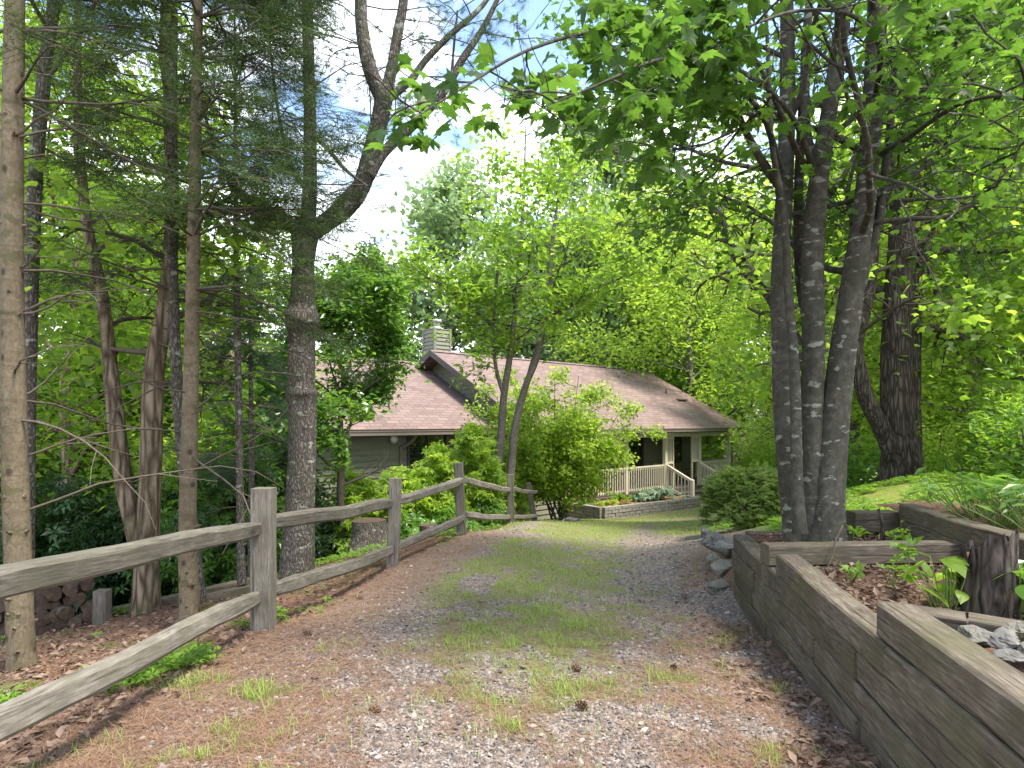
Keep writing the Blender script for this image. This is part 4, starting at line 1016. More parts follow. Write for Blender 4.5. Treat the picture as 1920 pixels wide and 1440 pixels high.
# B: dark leaning birch behind it
rs = np.random.RandomState(22)
rb = root_at(45, 1130, 5.8); Bt = thing('birch_tree', 'slender dark birch leaning behind the tan spruce at the left edge', 'tree', rb)
P, r = trunk_path([(44, 1150, 44, 5.8), (48, 1000, 36, 5.8), (54, 700, 32, 5.8), (64, 380, 30, 5.8), (82, 150, 28, 5.75), (102, 0, 26, 5.7), (150, -350, 18, 5.6), (190, -800, 6, 5.6)], 40)
T = Tubes(); T.add(P, r, 12, .05, 2); T.build('trunk', M['bark_grey'], Bt)
W_, tips = Tubes(), []
for k in range(9): i = 22+2*k; grow(W_, P[min(i, 38)], np.array([math.cos(k*2.4), math.sin(k*2.4), .7]), 1.6, .02, 1, rs, tips, (3, 4), (25, 55))
W_.build('limbs', M['bark_twig'], Bt); leaf_mesh('crown', OVAL, tips, .22, 12, .085, M['leaf_bright'], Bt, rs)
# C: forked furrowed oak
rs = np.random.RandomState(23)
rc_ = root_at(272, 1155, 6.6); Ct = thing('oak_tree', 'forked oak with furrowed brown bark behind the nearest fence rail', 'tree', rc_)
T = Tubes()
P1, r1 = trunk_path([(272, 1175, 78, 6.6), (274, 1120, 56, 6.6), (278, 1000, 48, 6.6), (284, 860, 44, 6.6), (290, 690, 40, 6.6), (312, 560, 34, 6.65), (322, 380, 28, 6.7), (315, 100, 24, 6.8), (300, -300, 14, 7), (290, -700, 5, 7)], 44)
P2, r2 = trunk_path([(268, 1060, 40, 6.6), (250, 985, 36, 6.62), (232, 900, 36, 6.65), (212, 740, 32, 6.7), (192, 560, 27, 6.75), (160, 400, 22, 6.8), (145, 150, 17, 6.9), (150, -200, 10, 7), (150, -500, 4, 7)], 40)
T.add(P1, r1, 14, .06, 3); T.add(P2, r2, 12, .06, 4); T.build('trunk', M['bark_oak'], Ct)
W_, tips = Tubes(), []
for P, r in ((P1, r1), (P2, r2)):
    for k in range(13): i = 18+2*k; i = min(i, len(P)-2); grow(W_, P[i], np.array([math.cos(k*2.4+1)-.3, math.sin(k*2.4+1)+.3, .5]), rs.uniform(.8, 1.6), r[i]*.4, 1, rs, tips, (3, 5), (25, 60), .02)
W_.build('limbs', M['bark_twig'], Ct); leaf_mesh('crown', LOBE, tips, .24, 9, .11, M['leaf_bright'], Ct, rs)
# D: two close spruce trunks
def spruce(label, pts, seed, z_lo, z_hi, dead_below, bark='bark_spruce', Lmax=2.0, size=.38, per=1, every=.31, sector=None, n=50, needle='needle'):
    rs = np.random.RandomState(seed); p0 = pts[0]; root = thing('spruce_tree', label, 'tree', root_at(p0[0], p0[1], p0[3]))
    P, r = trunk_path(pts, n); T = Tubes(); T.add(P, r, 14, .05, seed)
    for k in range(40):
        i = rs.randint(2, n-12); az = rs.rand()*6.28; q = P[i]+np.array([math.cos(az), math.sin(az), 0])*r[i]*.9; dd = np.array([math.cos(az), math.sin(az), .2]); T.add(np.array([q, q+dd*.02, q+dd*.05*rs.rand()]), [.014, .009, .005], 5)
    T.build('trunk', M[bark], root)
    B, dead, tips = Tubes(), Tubes(), []
    spruce_branches(B, tips, P, r, z_lo, z_hi, rs, every, Lmax, .7, dead_below, dead=dead, sector=sector)
    if dead.n: dead.build('dead_branches', M['twig_grey'], root)
    B.build('limbs', M['bark_twig'], root); spray_mesh('crown', tips, SPRUCE if seed % 2 else SPRUCE_B, size, M[needle], root, rs, per)
    return root
spruce('mossy based spruce trunk just left of the nearest full fence post', [(356, 1185, 52, 5.4), (355, 1130, 40, 5.4), (352, 980, 34, 5.4), (357, 760, 32, 5.4), (362, 520, 27, 5.4), (368, 200, 21, 5.4), (373, -50, 17, 5.4), (378, -500, 9, 5.4), (380, -900, 3, 5.4)], 24, -.5, 6.4, .95, sector=.2, per=2)
spruce('slim grey spruce trunk standing close behind the mossy based spruce', [(372, 1130, 34, 6.3), (366, 1050, 28, 6.3), (345, 860, 26, 6.3), (330, 690, 24, 6.3), (322, 420, 20, 6.3), (326, 100, 15, 6.3), (330, -250, 9, 6.3), (332, -600, 3, 6.3)], 25, .4, 6.0, 1.4, bark='bark_grey', Lmax=1.8)
spruce('thin pole like sapling trunk between the spruces and the big forked pine', [(454, 1095, 20, 7.0), (452, 1040, 16, 7.0), (448, 780, 14, 7.0), (444, 560, 12, 7.0), (442, 380, 9, 7.0), (441, 180, 6, 7.0), (440, 0, 3, 7.0)], 27, -.5, 4.6, 1.5, bark='bark_grey', Lmax=1.1, size=.28)
# F: big forked pine
rs = np.random.RandomState(31)
Ft = thing('forked_pine', 'large grey pine with a swollen collar that forks above the house roof', 'tree', root_at(558, 1085, 7.4))
YF = 7.4; T = Tubes()
P0, r0 = trunk_path([(555, 1105, 92, YF), (558, 1065, 66, YF), (563, 960, 56, YF), (567, 830, 54, YF), (566, 760, 53, YF), (565, 738, 64, YF), (565, 712, 52, YF), (566, 630, 50, YF), (566, 606, 68, YF), (567, 590, 66, YF), (568, 568, 49, YF), (569, 490, 43, YF), (571, 445, 50, YF), (575, 415, 50, YF)], 90)
T.add(P0, r0, 20, .055, 7)
limbs = [
 [(577, 430, 32, YF), (581, 340, 27, YF), (581, 220, 24, YF), (578, 90, 22, YF), (575, -30, 22, YF), (572, -400, 14, YF), (570, -800, 5, YF)],
 [(574, 445, 34, YF), (608, 420, 36, YF), (648, 392, 35, YF), (676, 352, 34, YF-.05), (694, 295, 33, YF-.1), (711, 230, 33, YF-.15), (720, 182, 36, YF-.2)],
 [(718, 190, 30, YF-.2), (694, 130, 28, YF-.3), (680, 60, 26, YF-.3), (676, -20, 24, YF-.3), (674, -300, 15, YF-.3), (672, -700, 4, YF-.3)],
 [(722, 186, 26, YF-.2), (736, 120, 21, YF-.2), (748, 50, 19, YF-.2), (758, -20, 17, YF-.2), (775, -300, 9, YF-.2), (790, -500, 3, YF-.2)],
 [(722, 190, 18, YF-.2), (770, 150, 14, YF-.1), (800, 110, 12, YF), (850, 60, 11, YF+.1), (905, 10, 9, YF+.2), (950, -60, 5, YF+.3)],
 [(690, 330, 26, YF-.1), (720, 285, 20, YF), (770, 240, 17, YF+.1), (830, 175, 15, YF+.2), (868, 110, 14, YF+.3), (910, 45, 11, YF+.4), (960, -60, 6, YF+.5)],
 [(590, 425, 16, YF), (630, 385, 13, YF-.1), (660, 350, 9, YF-.1), (672, 340, 7, YF-.15)],
 [(566, 436, 34, YF), (530, 412, 26, YF-.1), (490, 388, 22, YF-.2), (455, 365, 18, YF-.3), (425, 325, 14, YF-.4), (400, 270, 9, YF-.5), (380, 200, 5, YF-.5)],
 [(580, 250, 10, YF), (610, 275, 9, YF-.2), (650, 320, 7, YF-.4), (690, 350, 4, YF-.6)],
 [(570, 350, 12, YF), (545, 310, 9, YF), (525, 230, 7, YF), (510, 120, 5, YF), (500, 0, 4, YF)],
 [(845, 180, 7, YF+.2), (850, 100, 5, YF+.2), (858, 20, 4, YF+.2)]]
LP = []
for k, l in enumerate(limbs):
    P, r = trunk_path(l, 26); T.add(P, r, 12 if k < 6 else 7, .05, 40+k); LP.append((P, r))
T.build('trunk', M['bark_grey'], Ft)
B, tips = Tubes(), []
def pine_twigs(B, P, r, rs, n, L_, tips, f0=.15):
    for k in range(n):
        i = int(len(P)*(f0+(1-f0)*rs.rand())); i = min(i, len(P)-2); az = rs.rand()*6.28
        d = unit(np.array([math.cos(az), math.sin(az), rs.uniform(-.25, .5)])); q = P[i]; pp = [q]
        ll = L_*rs.uniform(.4, 1.1)
        for s in range(5): d = unit(d+rs.randn(3)*.2); pp.append(pp[-1]+d*ll/5)
        pp = np.array(pp); B.add(pp, np.linspace(.010, .003, 6), 4)
        for s in (2, 3, 4, 5):
            for b in range(2):
                dd = unit(d+rs.randn(3)*.7); e = pp[s]+dd*.22*rs.rand()
                B.add(np.array([pp[s], e]), [.003, .002], 3); tips.append((e, dd))
for k, n in ((0, 26), (2, 16), (3, 12), (4, 9), (5, 10), (9, 10)): pine_twigs(B, *LP[k], rs, n, 1.3, tips)
spr = []
for k in (7, 6, 1, 8):
    P, r = LP[k]
    for q in range(34 if k == 7 else 16):
        i = rs.randint(4, 25); az = rs.rand()*6.28; d = unit(np.array([math.cos(az), math.sin(az)*.7, rs.uniform(-.35, .15)])); e = P[i]+d*rs.uniform(.15, .55)
        B.add(np.array([P[i], (P[i]+e)/2+rs.randn(3)*.015, e]), [.006, .004, .002], 3)
        for u in (.35, .7, 1.): spr.append((P[i]+(e-P[i])*u, unit(d+rs.randn(3)*.35)))
for q in range(46):   # short sprays round the fork collar
    az = rs.rand()*6.28; i = rs.randint(72, 89); d = np.array([math.cos(az), math.sin(az), rs.uniform(-.4, .3)]); spr.append((P0[i]+unit(d)*r0[i], unit(d)))
B.build('limbs', M['bark_twig'], Ft)
spray_mesh('crown', tips, PINE, .20, M['needle_pine'], Ft, rs, 2, .06)
spray_mesh('crown', spr, SPRUCE, .24, M['needle'], Ft, rs, 1, .03)

# K: many stemmed maple over the drive
rs = np.random.RandomState(41)
Kt = thing('maple_tree', 'many stemmed maple with mottled grey bark growing in the timber bed', 'tree', (*W(1515, 1005, 5.55)[:2], -1.14))
YK = 5.5; T = Tubes()
stems = [
 [(1492, 1030, 52.8, YK), (1486, 960, 43.2, YK), (1472, 800, 40.0, YK), (1466, 650, 38.4, YK+.05), (1462, 520, 35.2, YK+.05), (1472, 330, 32.0, YK+.1), (1476, 150, 28.8, YK+.1), (1474, -20, 25.6, YK+.1), (1465, -500, 16.0, YK), (1450, -1000, 5.6, YK)],
 [(1520, 1030, 60, YK-.05), (1520, 950, 50, YK-.05), (1522, 800, 47, YK-.05), (1526, 640, 45, YK-.05), (1524, 480, 43, YK-.05), (1535, 340, 38, YK-.1), (1560, 170, 33, YK-.15), (1585, -20, 29, YK-.2), (1620, -500, 18, YK-.4), (1640, -900, 6, YK-.5)],
 [(1548, 1032, 104, YK-.1), (1549, 985, 76, YK-.1), (1552, 940, 66, YK-.1), (1560, 840, 58, YK-.1), (1576, 700, 52, YK-.1), (1600, 530, 48, YK-.1), (1622, 380, 43, YK-.1), (1636, 200, 40, YK-.1), (1645, 0, 38, YK-.1), (1660, -450, 22, YK-.2), (1670, -900, 7, YK-.3)],
 [(1500, 1000, 30, YK-.28), (1494, 900, 24, YK-.25), (1490, 700, 20, YK-.22), (1478, 540, 17, YK-.22), (1470, 400, 14, YK-.2), (1446, 260, 11, YK-.2), (1440, 100, 8, YK-.2), (1430, -100, 4, YK-.2)],
 [(1524, 640, 22, YK+.15), (1500, 520, 20, YK+.2), (1498, 330, 18, YK+.2), (1510, 120, 17, YK+.2), (1520, -60, 13, YK+.2), (1530, -500, 5, YK+.2)],
 [(1545, 360, 24, YK-.08), (1530, 300, 22, YK), (1512, 250, 20, YK), (1510, 100, 18, YK), (1520, -50, 14, YK), (1530, -400, 5, YK)],
 [(1606, 560, 22, YK-.1), (1640, 440, 20, YK), (1660, 340, 17, YK+.1), (1700, 230, 14, YK+.1), (1770, 120, 12, YK), (1860, 40, 9, YK), (1960, -40, 5, YK)],
 [(1648, 420, 18, YK), (1668, 250, 16, YK+.1), (1680, 120, 13, YK+.1), (1720, 30, 11, YK+.1), (1790, -120, 6, YK)],
 [(1470, 360, 20, YK), (1440, 320, 17, YK-.1), (1400, 250, 14, YK-.3), (1370, 180, 12, YK-.5), (1345, 100, 10, YK-.7), (1330, -20, 7, YK-.9), (1300, -200, 4, YK-1.2)],
 [(1465, 320, 15, YK), (1420, 200, 11, YK-.5), (1300, 110, 9, YK-1.0), (1150, 60, 8, YK-1.6), (1000, 90, 6, YK-2.1), (860, 170, 4, YK-2.4), (770, 225, 2.5, YK-2.6)],
 [(1530, 330, 13, YK-.1), (1480, 210, 10, YK-.8), (1380, 130, 8, YK-1.4), (1250, 110, 7, YK-2.0), (1120, 160, 5, YK-2.4), (1020, 200, 3, YK-2.6)],
 [(1630, 300, 14, YK), (1700, 260, 11, YK-.6), (1790, 200, 9, YK-1.1), (1880, 180, 7, YK-1.5), (1960, 200, 4, YK-1.8)],
 [(1640, 200, 14, YK), (1650, 90, 11, YK-.9), (1600, 30, 9, YK-1.7), (1500, 20, 7, YK-2.3), (1400, 50, 4, YK-2.7)],
 [(1620, 420, 12, YK), (1700, 410, 9, YK-.2), (1790, 400, 8, YK-.3), (1880, 330, 6, YK-.4), (1930, 240, 4, YK-.5)],
 [(1600, 420, 13, YK-.1), (1590, 360, 9, YK+.2), (1610, 290, 8, YK+.4), (1640, 250, 6, YK+.5)]]
KP = []
for k, l in enumerate(stems):
    P, r = trunk_path(l, 44 if k < 3 else 26); T.add(P, r, 18 if k < 3 else 10, .07 if k < 3 else .04, 60+k); KP.append((P, r))
T.build('trunk', M['bark_maple'], Kt)
B, tips, near = Tubes(), [], []
for k in (0, 1, 2):     # upper crown, mostly above the frame
    P, r = KP[k]
    for q in range(10): i = int(len(P)*(.50+.048*q)); i = min(i, len(P)-2); az = q*2.4+k; grow(B, P[i], np.array([math.cos(az), math.sin(az), .45]), rs.uniform(1.6, 3.0), max(.012, r[i]*.35), 2, rs, tips, (3, 4), (25, 60), .0, .16, .6, .25)
for k in (6, 7, 8, 11, 13):
    P, r = KP[k]
    for q in range(9): i = min(len(P)-2, int(len(P)*(.2+.085*q))); az = rs.rand()*6.28; grow(B, P[i], np.array([math.cos(az), math.sin(az), .15]), rs.uniform(.7, 1.3), .010, 1, rs, tips, (3, 4), (25, 60), -.03)
for k in (9, 10, 12):
    P, r = KP[k]
    for q in range(13): i = min(len(P)-2, int(len(P)*(.14+.066*q))); az = rs.rand()*6.28; grow(B, P[i], np.array([math.cos(az), math.sin(az), .05]), rs.uniform(.35, .75), .006, 1, rs, near, (3, 4), (25, 60), -.04, .16, .6, .2, .0018)
B.build('limbs', M['bark_maple'], Kt)
tips = np.array(tips); near = np.array(near)
print('maple tips', len(tips), len(near))
def clear_of_stems(P, p):
    px = CX+P[:, 0]/P[:, 1]*F; py = HZ-P[:, 2]/P[:, 1]*F
    P = P[~((px > 1590) & (px < 1770) & (py > 350) & (py < 930) & (rs.rand(len(P)) < .93))]; px = CX+P[:, 0]/P[:, 1]*F; py = HZ-P[:, 2]/P[:, 1]*F
    return P[~((px > 1400) & (px < 1690) & (py > -60) & (P[:, 1] < 5.6) & (rs.rand(len(P)) < p))]
tips, near = clear_of_stems(tips, .96), clear_of_stems(near, .93); near = near[(near[:, 1] > 2.75) & (CX+near[:, 0]/near[:, 1]*F > 755)]; tips = tips[(tips[:, 1] > 3.3) | (tips[:, 2] > 4)]
leaf_mesh('crown', MAPLE_CURLED, near[1::2], .09, 3, .11, M['leaf_maple'], Kt, rs, .8, .9, None, .5)
leaf_mesh('crown', MAPLE, near[::2], .09, 3, .105, M['leaf_maple'], Kt, rs, .9, .75, None, .45)
tips = tips[(tips[:, 2] < 4.4) | (rs.rand(len(tips)) < .5)]
lowish = tips[tips[:, 2] < 4.6]; high = tips[tips[:, 2] >= 4.6]
leaf_mesh('crown', MAPLE_CURLED, lowish[::2], .19, 6, .09, M['leaf_maple'], Kt, rs, .9, .6, None, .45)
leaf_mesh('crown', MAPLE, lowish[1::2], .19, 6, .085, M['leaf_maple'], Kt, rs, .9, .6, None, .45)
if len(high): leaf_mesh('crown', OVAL, high, .25, 2, .13, M['leaf_maple'], Kt, rs, .9, .5)
# ------------------------------------------------------------------ L: dark oak on the right bank
rs = np.random.RandomState(51)
Lt = thing('oak_tree', 'thick dark plated double oak trunk on the mossy bank behind the maple', 'tree', root_at(1690, 905, 11.0))
T = Tubes(); YL = 11.
LL = [[(1694, 925, 132, YL), (1692, 895, 92, YL), (1688, 850, 76, YL), (1682, 780, 68, YL), (1680, 680, 62, YL), (1684, 560, 58, YL), (1690, 470, 54, YL), (1688, 360, 46, YL), (1675, 250, 38, YL), (1670, 50, 28, YL), (1665, -300, 10, YL)],
      [(1700, 880, 60, YL+.1), (1700, 760, 54, YL+.15), (1704, 600, 48, YL+.2), (1716, 470, 44, YL+.2), (1742, 370, 36, YL+.2), (1765, 250, 28, YL+.2), (1790, 60, 20, YL+.2), (1800, -200, 8, YL+.2)],
      [(1680, 860, 44, YL-.1), (1652, 800, 38, YL-.1), (1625, 750, 34, YL-.15), (1608, 690, 32, YL-.2), (1604, 640, 30, YL-.2), (1630, 540, 28, YL), (1640, 420, 24, YL), (1650, 250, 16, YL), (1655, 50, 8, YL)],
      [(1716, 480, 20, YL), (1745, 468, 17, YL-.3), (1800, 470, 15, YL-.5), (1860, 472, 12, YL-.7), (1940, 465, 9, YL-.9), (2050, 440, 4, YL-1)],
      [(1800, 470, 9, YL-.5), (1812, 520, 8, YL-.5), (1815, 570, 7, YL-.5), (1795, 610, 6, YL-.5), (1775, 650, 4, YL-.5), (1765, 700, 2, YL-.5)],
      [(1742, 500, 11, YL-.2), (1755, 550, 9, YL-.3), (1772, 600, 8, YL-.4), (1790, 650, 6, YL-.4), (1815, 700, 3, YL-.4)]]
LPp = []
for k, l in enumerate(LL):
    P, r = trunk_path(l, 36); T.add(P, r, 18 if k < 2 else 10, .085 if k < 3 else .04, 70+k); LPp.append((P, r))
T.build('trunk', M['bark_dark'], Lt)
B, tips = Tubes(), []
for k in (0, 1, 2):
    P, r = LPp[k]
    for q in range(11): i = min(len(P)-2, int(len(P)*(.46+.05*q))); az = q*2.4+k*1.3; grow(B, P[i], np.array([math.cos(az), math.sin(az), .3]), rs.uniform(1.6, 2.9), max(.02, r[i]*.35), 2, rs, tips, (3, 4), (25, 60), -.01)
for k in (3, 4, 5):
    P, r = LPp[k]
    for q in range(10): i = min(len(P)-2, int(len(P)*(.2+.08*q))); az = rs.rand()*6.28; grow(B, P[i], np.array([math.cos(az), math.sin(az), -.1]), rs.uniform(.5, 1.3), .010, 1, rs, tips, (3, 4), (25, 60), -.06)
tips = np.array(tips); tips = tips[(tips[:, 2] < 6.5) & ((tips[:, 2] < 4.5) | (tips[:, 0] > 5.6))]
px = CX+tips[:, 0]/tips[:, 1]*F; py = HZ-tips[:, 2]/tips[:, 1]*F; tips = tips[~((px > 1590) & (px < 1780) & (py > 350) & (tips[:, 1] < 11.4) & (rs.rand(len(tips)) < .93))]
B.build('limbs', M['bark_twig'], Lt); leaf_mesh('crown', LOBE, tips, .28, 4, .14, M['leaf_bright'], Lt, rs, .7, .6)
# ivy leaves climbing the oak trunk
iv = []
P, r = LPp[1]
for q in range(60): i = rs.randint(2, 24); az = rs.uniform(3.4, 6.0); iv.append(P[i]+np.array([math.cos(az), math.sin(az), 0])*(r[i]+.04))
leaf_mesh('climbing_vine', LOBE, iv, .06, 5, .09, M['leaf_yellow'], Lt, rs, .5, .8)

# M: grey leaning tree between the maple and the house
rs = np.random.RandomState(52)
Mt = thing('leaning_tree', 'grey trunk leaning left over the porch roof with airy yellow green leaves', 'tree', root_at(1530, 800, 12.8))
T = Tubes(); YM = 12.8; g0 = root_at(1530, 800, 12.8)
P, r = trunk_path([(1545, HZ-g0[2]/YM*F, 44, YM), (1515, 720, 34, YM), (1470, 600, 30, YM), (1440, 545, 28, YM), (1395, 500, 26, YM), (1362, 430, 23, YM), (1325, 375, 20, YM), (1285, 330, 16, YM), (1240, 265, 11, YM), (1205, 190, 6, YM), (1190, 120, 3, YM)], 44)
T.add(P, r, 12, .05, 80); T.build('trunk', M['bark_grey'], Mt)
B, tips = Tubes(), []
for q in range(26): i = min(42, 8+int(q*1.35)); az = q*2.4; grow(B, P[i], np.array([math.cos(az), math.sin(az)*.8, .32]), rs.uniform(1.1, 2.5), max(.014, r[i]*.4), 2, rs, tips, (2, 4), (25, 60), -.015)
tips = np.array(tips); tips = tips[(HZ-tips[:, 2]/tips[:, 1]*F < 640) | (tips[:, 0]/tips[:, 1]*F+CX > 1400)]; tips = tips[((tips[:, 2] < 6.5) | (rs.rand(len(tips)) < .45)) & (tips[:, 0] > 2.2)]
B.build('limbs', M['bark_twig'], Mt); leaf_mesh('crown', OVAL, tips, .26, 3, .135, M['leaf_yellow'], Mt, rs, .7, .5)

# I: clump of young trees behind the far fence posts
rs = np.random.RandomState(53)
It = thing('young_birch', 'clump of slim pale birch stems with airy bright leaves in front of the dark gable', 'tree', root_at(938, 960, 14.3))
T = Tubes(); YI = 14.3
IL = [[(928, 965, 25.1, YI), (932, 900, 17.8, YI), (940, 810, 15.2, YI), (945, 740, 13.2, YI), (958, 655, 11.2, YI), (970, 540, 9.2, YI), (978, 440, 7.3, YI), (983, 330, 4.6, YI), (986, 230, 2.0, YI)],
      [(950, 962, 22.4, YI-.1), (958, 880, 15.8, YI-.1), (966, 800, 14.5, YI-.1), (985, 725, 12.5, YI-.1), (1010, 660, 11.2, YI-.1), (1026, 560, 9.2, YI-.1), (1036, 450, 7.3, YI-.1), (1048, 360, 4.0, YI-.1), (1052, 300, 2.0, YI-.1)],
      [(946, 745, 8.6, YI), (930, 690, 7.3, YI), (925, 620, 6.6, YI), (932, 520, 4.6, YI), (936, 440, 2.6, YI)],
      [(986, 722, 7.9, YI-.1), (1000, 672, 6.6, YI), (1020, 620, 5.9, YI), (1060, 580, 5.3, YI), (1110, 545, 4.0, YI), (1170, 520, 2.6, YI), (1220, 505, 1.3, YI)],
      [(960, 645, 5.9, YI), (900, 590, 4.6, YI), (850, 545, 4.0, YI), (800, 520, 3.3, YI), (755, 485, 1.7, YI)]]
LPp = []
for k, l in enumerate(IL):
    P, r = trunk_path(l, 34); T.add(P, r, 12, .04, 90+k); LPp.append((P, r))
T.build('trunk', M['bark_birch'], It)
B, tips = Tubes(), []
for k, n in ((0, 22), (1, 22), (2, 10), (3, 12), (4, 12)):
    P, r = LPp[k]
    for q in range(n):
        f = .52+.46*q/n if k < 2 else .25+.7*q/n; i = min(len(P)-2, int(len(P)*f)); az = q*2.4+k; h = (f-.52)/.48
        grow(B, P[i], np.array([math.cos(az), math.sin(az), .35]), (rs.uniform(1.1, 2.5)*(1.05-.6*max(0, h))) if k < 2 else rs.uniform(.5, 1.1), max(.010, r[i]*.35), 1, rs, tips, (3, 5), (25, 60), -.02)
B.build('limbs', M['bark_twig'], It); leaf_mesh('crown', OVAL, tips, .17, 6, .155, M['leaf_bright'], It, rs, .7, .6)

# J: fine leaved japanese maple by the planter
rs = np.random.RandomState(54)
Jt = thing('japanese_maple', 'small many stemmed maple with fine lime green leaves beside the block planter', 'small tree', root_at(1050, 985, 17.1))
T, B, tips = Tubes(), Tubes(), []; YJ = 17.1; b0 = np.array(Jt.location)
for k, (px, py) in enumerate([(885, 775), (915, 720), (900, 840), (955, 700), (905, 800), (940, 745), (985, 730), (1040, 715), (1085, 705), (1130, 720), (1170, 760), (1195, 800), (1010, 800), (1120, 800), (1060, 760), (965, 830)]):
    E = W(px, py, YJ+rs.uniform(-1.2, .9)); mid = b0+(E-b0)*.5+np.array([0, 0, .25])+rs.randn(3)*.1; q = b0+np.array([rs.randn()*.16, rs.randn()*.12, -.1])
    P = catmull(np.array([q, q+(mid-q)*.4+[0, 0, .15], mid, E]), 20); T.add(P, np.linspace(.028, .007, 20), 7)
    for s in range(12): i = 7+s; az = s*2.4+k; grow(B, P[i], np.array([math.cos(az), math.sin(az), .25]), rs.uniform(.5, .95), .010, 1, rs, tips, (3, 5), (25, 65), -.02)
T.build('trunk', M['bark_twig'], Jt); B.build('limbs', M['bark_twig'], Jt)
leaf_mesh('crown', LOBE, tips, .13, 9, .085, M['leaf_yellow'], Jt, rs, .45, .3)

# H: glossy laurel like tree in front of the house's left wing
rs = np.random.RandomState(55)
root = tree_proto('laurel_tree', 'round glossy green tree half hiding the left end of the shingle roof', 'tree', (*W(640, 800, 11.2)[:2], g1(*W(640, 800, 11.2)[:2])), 5.6, 1.55, 1.9, 40000, .12, OVAL, M['leaf_laurel'], M['bark_twig'], .09, 56, None, (.0, 0), 14, 22, .15, .8, .5, 2)

cr = [c for c in root.children if c.name.startswith('crown')][0]   # open under the crown on its right: the wing's wall shows there
me = cr.data; co = np.zeros(len(me.vertices)*3, np.float32); me.vertices.foreach_get('co', co); co = co.reshape(-1, 4, 3); b0 = np.array(root.location)
cc = co.mean(1)+b0; px = CX+cc[:, 0]/cc[:, 1]*F; py = HZ-cc[:, 2]/cc[:, 1]*F
kp = ~(((px > 655) & (py > 790)) | ((px > 610) & (py > 880))); ti = np.zeros(len(me.polygons), np.float32); me.attributes['tint'].data.foreach_get('value', ti); ti = ti.reshape(-1, 2)[kp].ravel()
V = co[kp].reshape(-1, 3); n = len(V)//4; q = np.arange(n)[:, None]*4
cr.data = mesh_np('crown', V, [np.stack([q+[0, 1, 2], q+[0, 2, 3]], 1).reshape(-1, 3)], M['leaf_laurel'], False, ti)

# ------------------------------------------------------------------ deciduous trees behind (each its own thing)
def place(px, Y): x = (px-CX)/F*Y; return (x, Y, g1(x, Y))
g_left = 'broadleaf trees on the slope to the left'
pA = tree_proto('broadleaf_tree', 'bright broadleaf tree between the leaning birch and the forked oak', 'tree', place(120, 10.5), 9.5, 3.1, 1.6, 20000, .14, OVAL, M['leaf_bright'], M['bark_oak'], .13, 61, g_left, (.03, 0), 13, 20, .32, .7, .5, 2)
pB = tree_proto('broadleaf_tree', 'mid green broadleaf tree behind the woodpile', 'tree', place(20, 14), 11, 3.6, 1.5, 18000, .16, LOBE, M['leaf_mid'], M['bark_oak'], .15, 62, g_left, (-.03, 0), 13, 18, .38, .7, .5, 2)
pC = tree_proto('broadleaf_tree', 'bright leafy tree showing between the two spruce trunks and the big forked pine', 'tree', place(395, 13.5), 8.6, 2.3, 1.4, 16000, .14, OVAL, M['leaf_bright'], M['bark_grey'], .11, 63, g_left, (0, 0), 12, 18, .3, .7, .5, 2)
clone(pB, place(230, 15.5), 2.1, .95, 'tall bright tree behind the left fork of the oak', g_left)
clone(pA, place(-160, 11), 1.3, 1.1, 'broadleaf tree at the left picture edge behind the tan spruce', g_left)
clone(pA, place(310, 20), 3.3, 1.15, 'far broadleaf tree behind the slim grey spruce', g_left)
clone(pC, place(150, 19), .8, 1.35, 'far pale broadleaf tree low between the oak forks', g_left)
g_right = 'broadleaf trees on the bank to the right'
pR = tree_proto('broadleaf_tree', 'lime green tree filling the view right of the dark oak', 'tree', place(1830, 15), 10, 3.7, 1.2, 18000, .16, LOBE, M['leaf_yellow'], M['bark_grey'], .14, 64, g_right, (0, 0), 13, 16, .38, .7, .5, 2)
pS = tree_proto('broadleaf_tree', 'lime green tree between the maple stems and the dark oak', 'tree', place(1600, 18), 10.5, 3.4, 1.3, 18000, .16, OVAL, M['leaf_yellow'], M['bark_grey'], .14, 65, g_right, (0, 0), 13, 16, .36, .7, .5, 2)
clone(pR, place(1960, 19), 2.0, 1.1, 'tall lime green tree at the right picture edge', g_right)
clone(pS, place(1730, 23), 4.0, 1.15, 'lime green tree far behind the dark oak', g_right)
clone(pR, place(2000, 12), 4.4, .85, 'lime green tree over the garden rail fence', g_right)
clone(pS, place(1500, 24), 1.0, 1.0, 'lime green tree showing between the maple stems and the juniper', g_right)
g_back = 'trees standing behind the house'
pN = tree_proto('broadleaf_tree', 'tall pale oak crown rising above the chimney', 'tree', (-4.6, 42, -8.0), 24.5, 5.4, 5.5, 20000, .40, LOBE, M['leaf_hazed'], M['bark_grey'], .35, 66, g_back, (0, 0), 16, 10, .85, .6, .4, 2)
pQ = tree_proto('broadleaf_tree', 'green tree just beyond the right gable of the house', 'tree', place(1330, 36), 13.5, 4.6, 1.5, 11000, .34, OVAL, M['leaf_mid'], M['bark_grey'], .2, 67, g_back, (0, 0), 13, 5, .6, .6, .4, 2)
clone(pN, (-9.2, 45, -8.6), 2.4, (.85, .85, .82), 'lower pale tree left of the chimney', g_back)
clone(pN, (1.5, 44, -8.2), 4.0, .90, 'pale tree behind the young birch clump', g_back)
clone(pN, (6.5, 48, -8.4), 1.2, .92, 'pale tall tree above the main ridge of the roof', g_back)
clone(pQ, place(1440, 33), 2.2, .95, 'green tree between the porch end and the maple stems', g_back)
clone(pQ, place(1215, 42), 4.1, 1.15, 'green tree behind the stepped right end of the ridge', g_back)
clone(pQ, place(1395, 46), .5, 1.35, 'taller green tree far beyond the porch end', g_back)
clone(pN, (17.5, 46, -6.5), 2.9, .95, 'pale tree far right of the porch beyond the green trees', g_back)

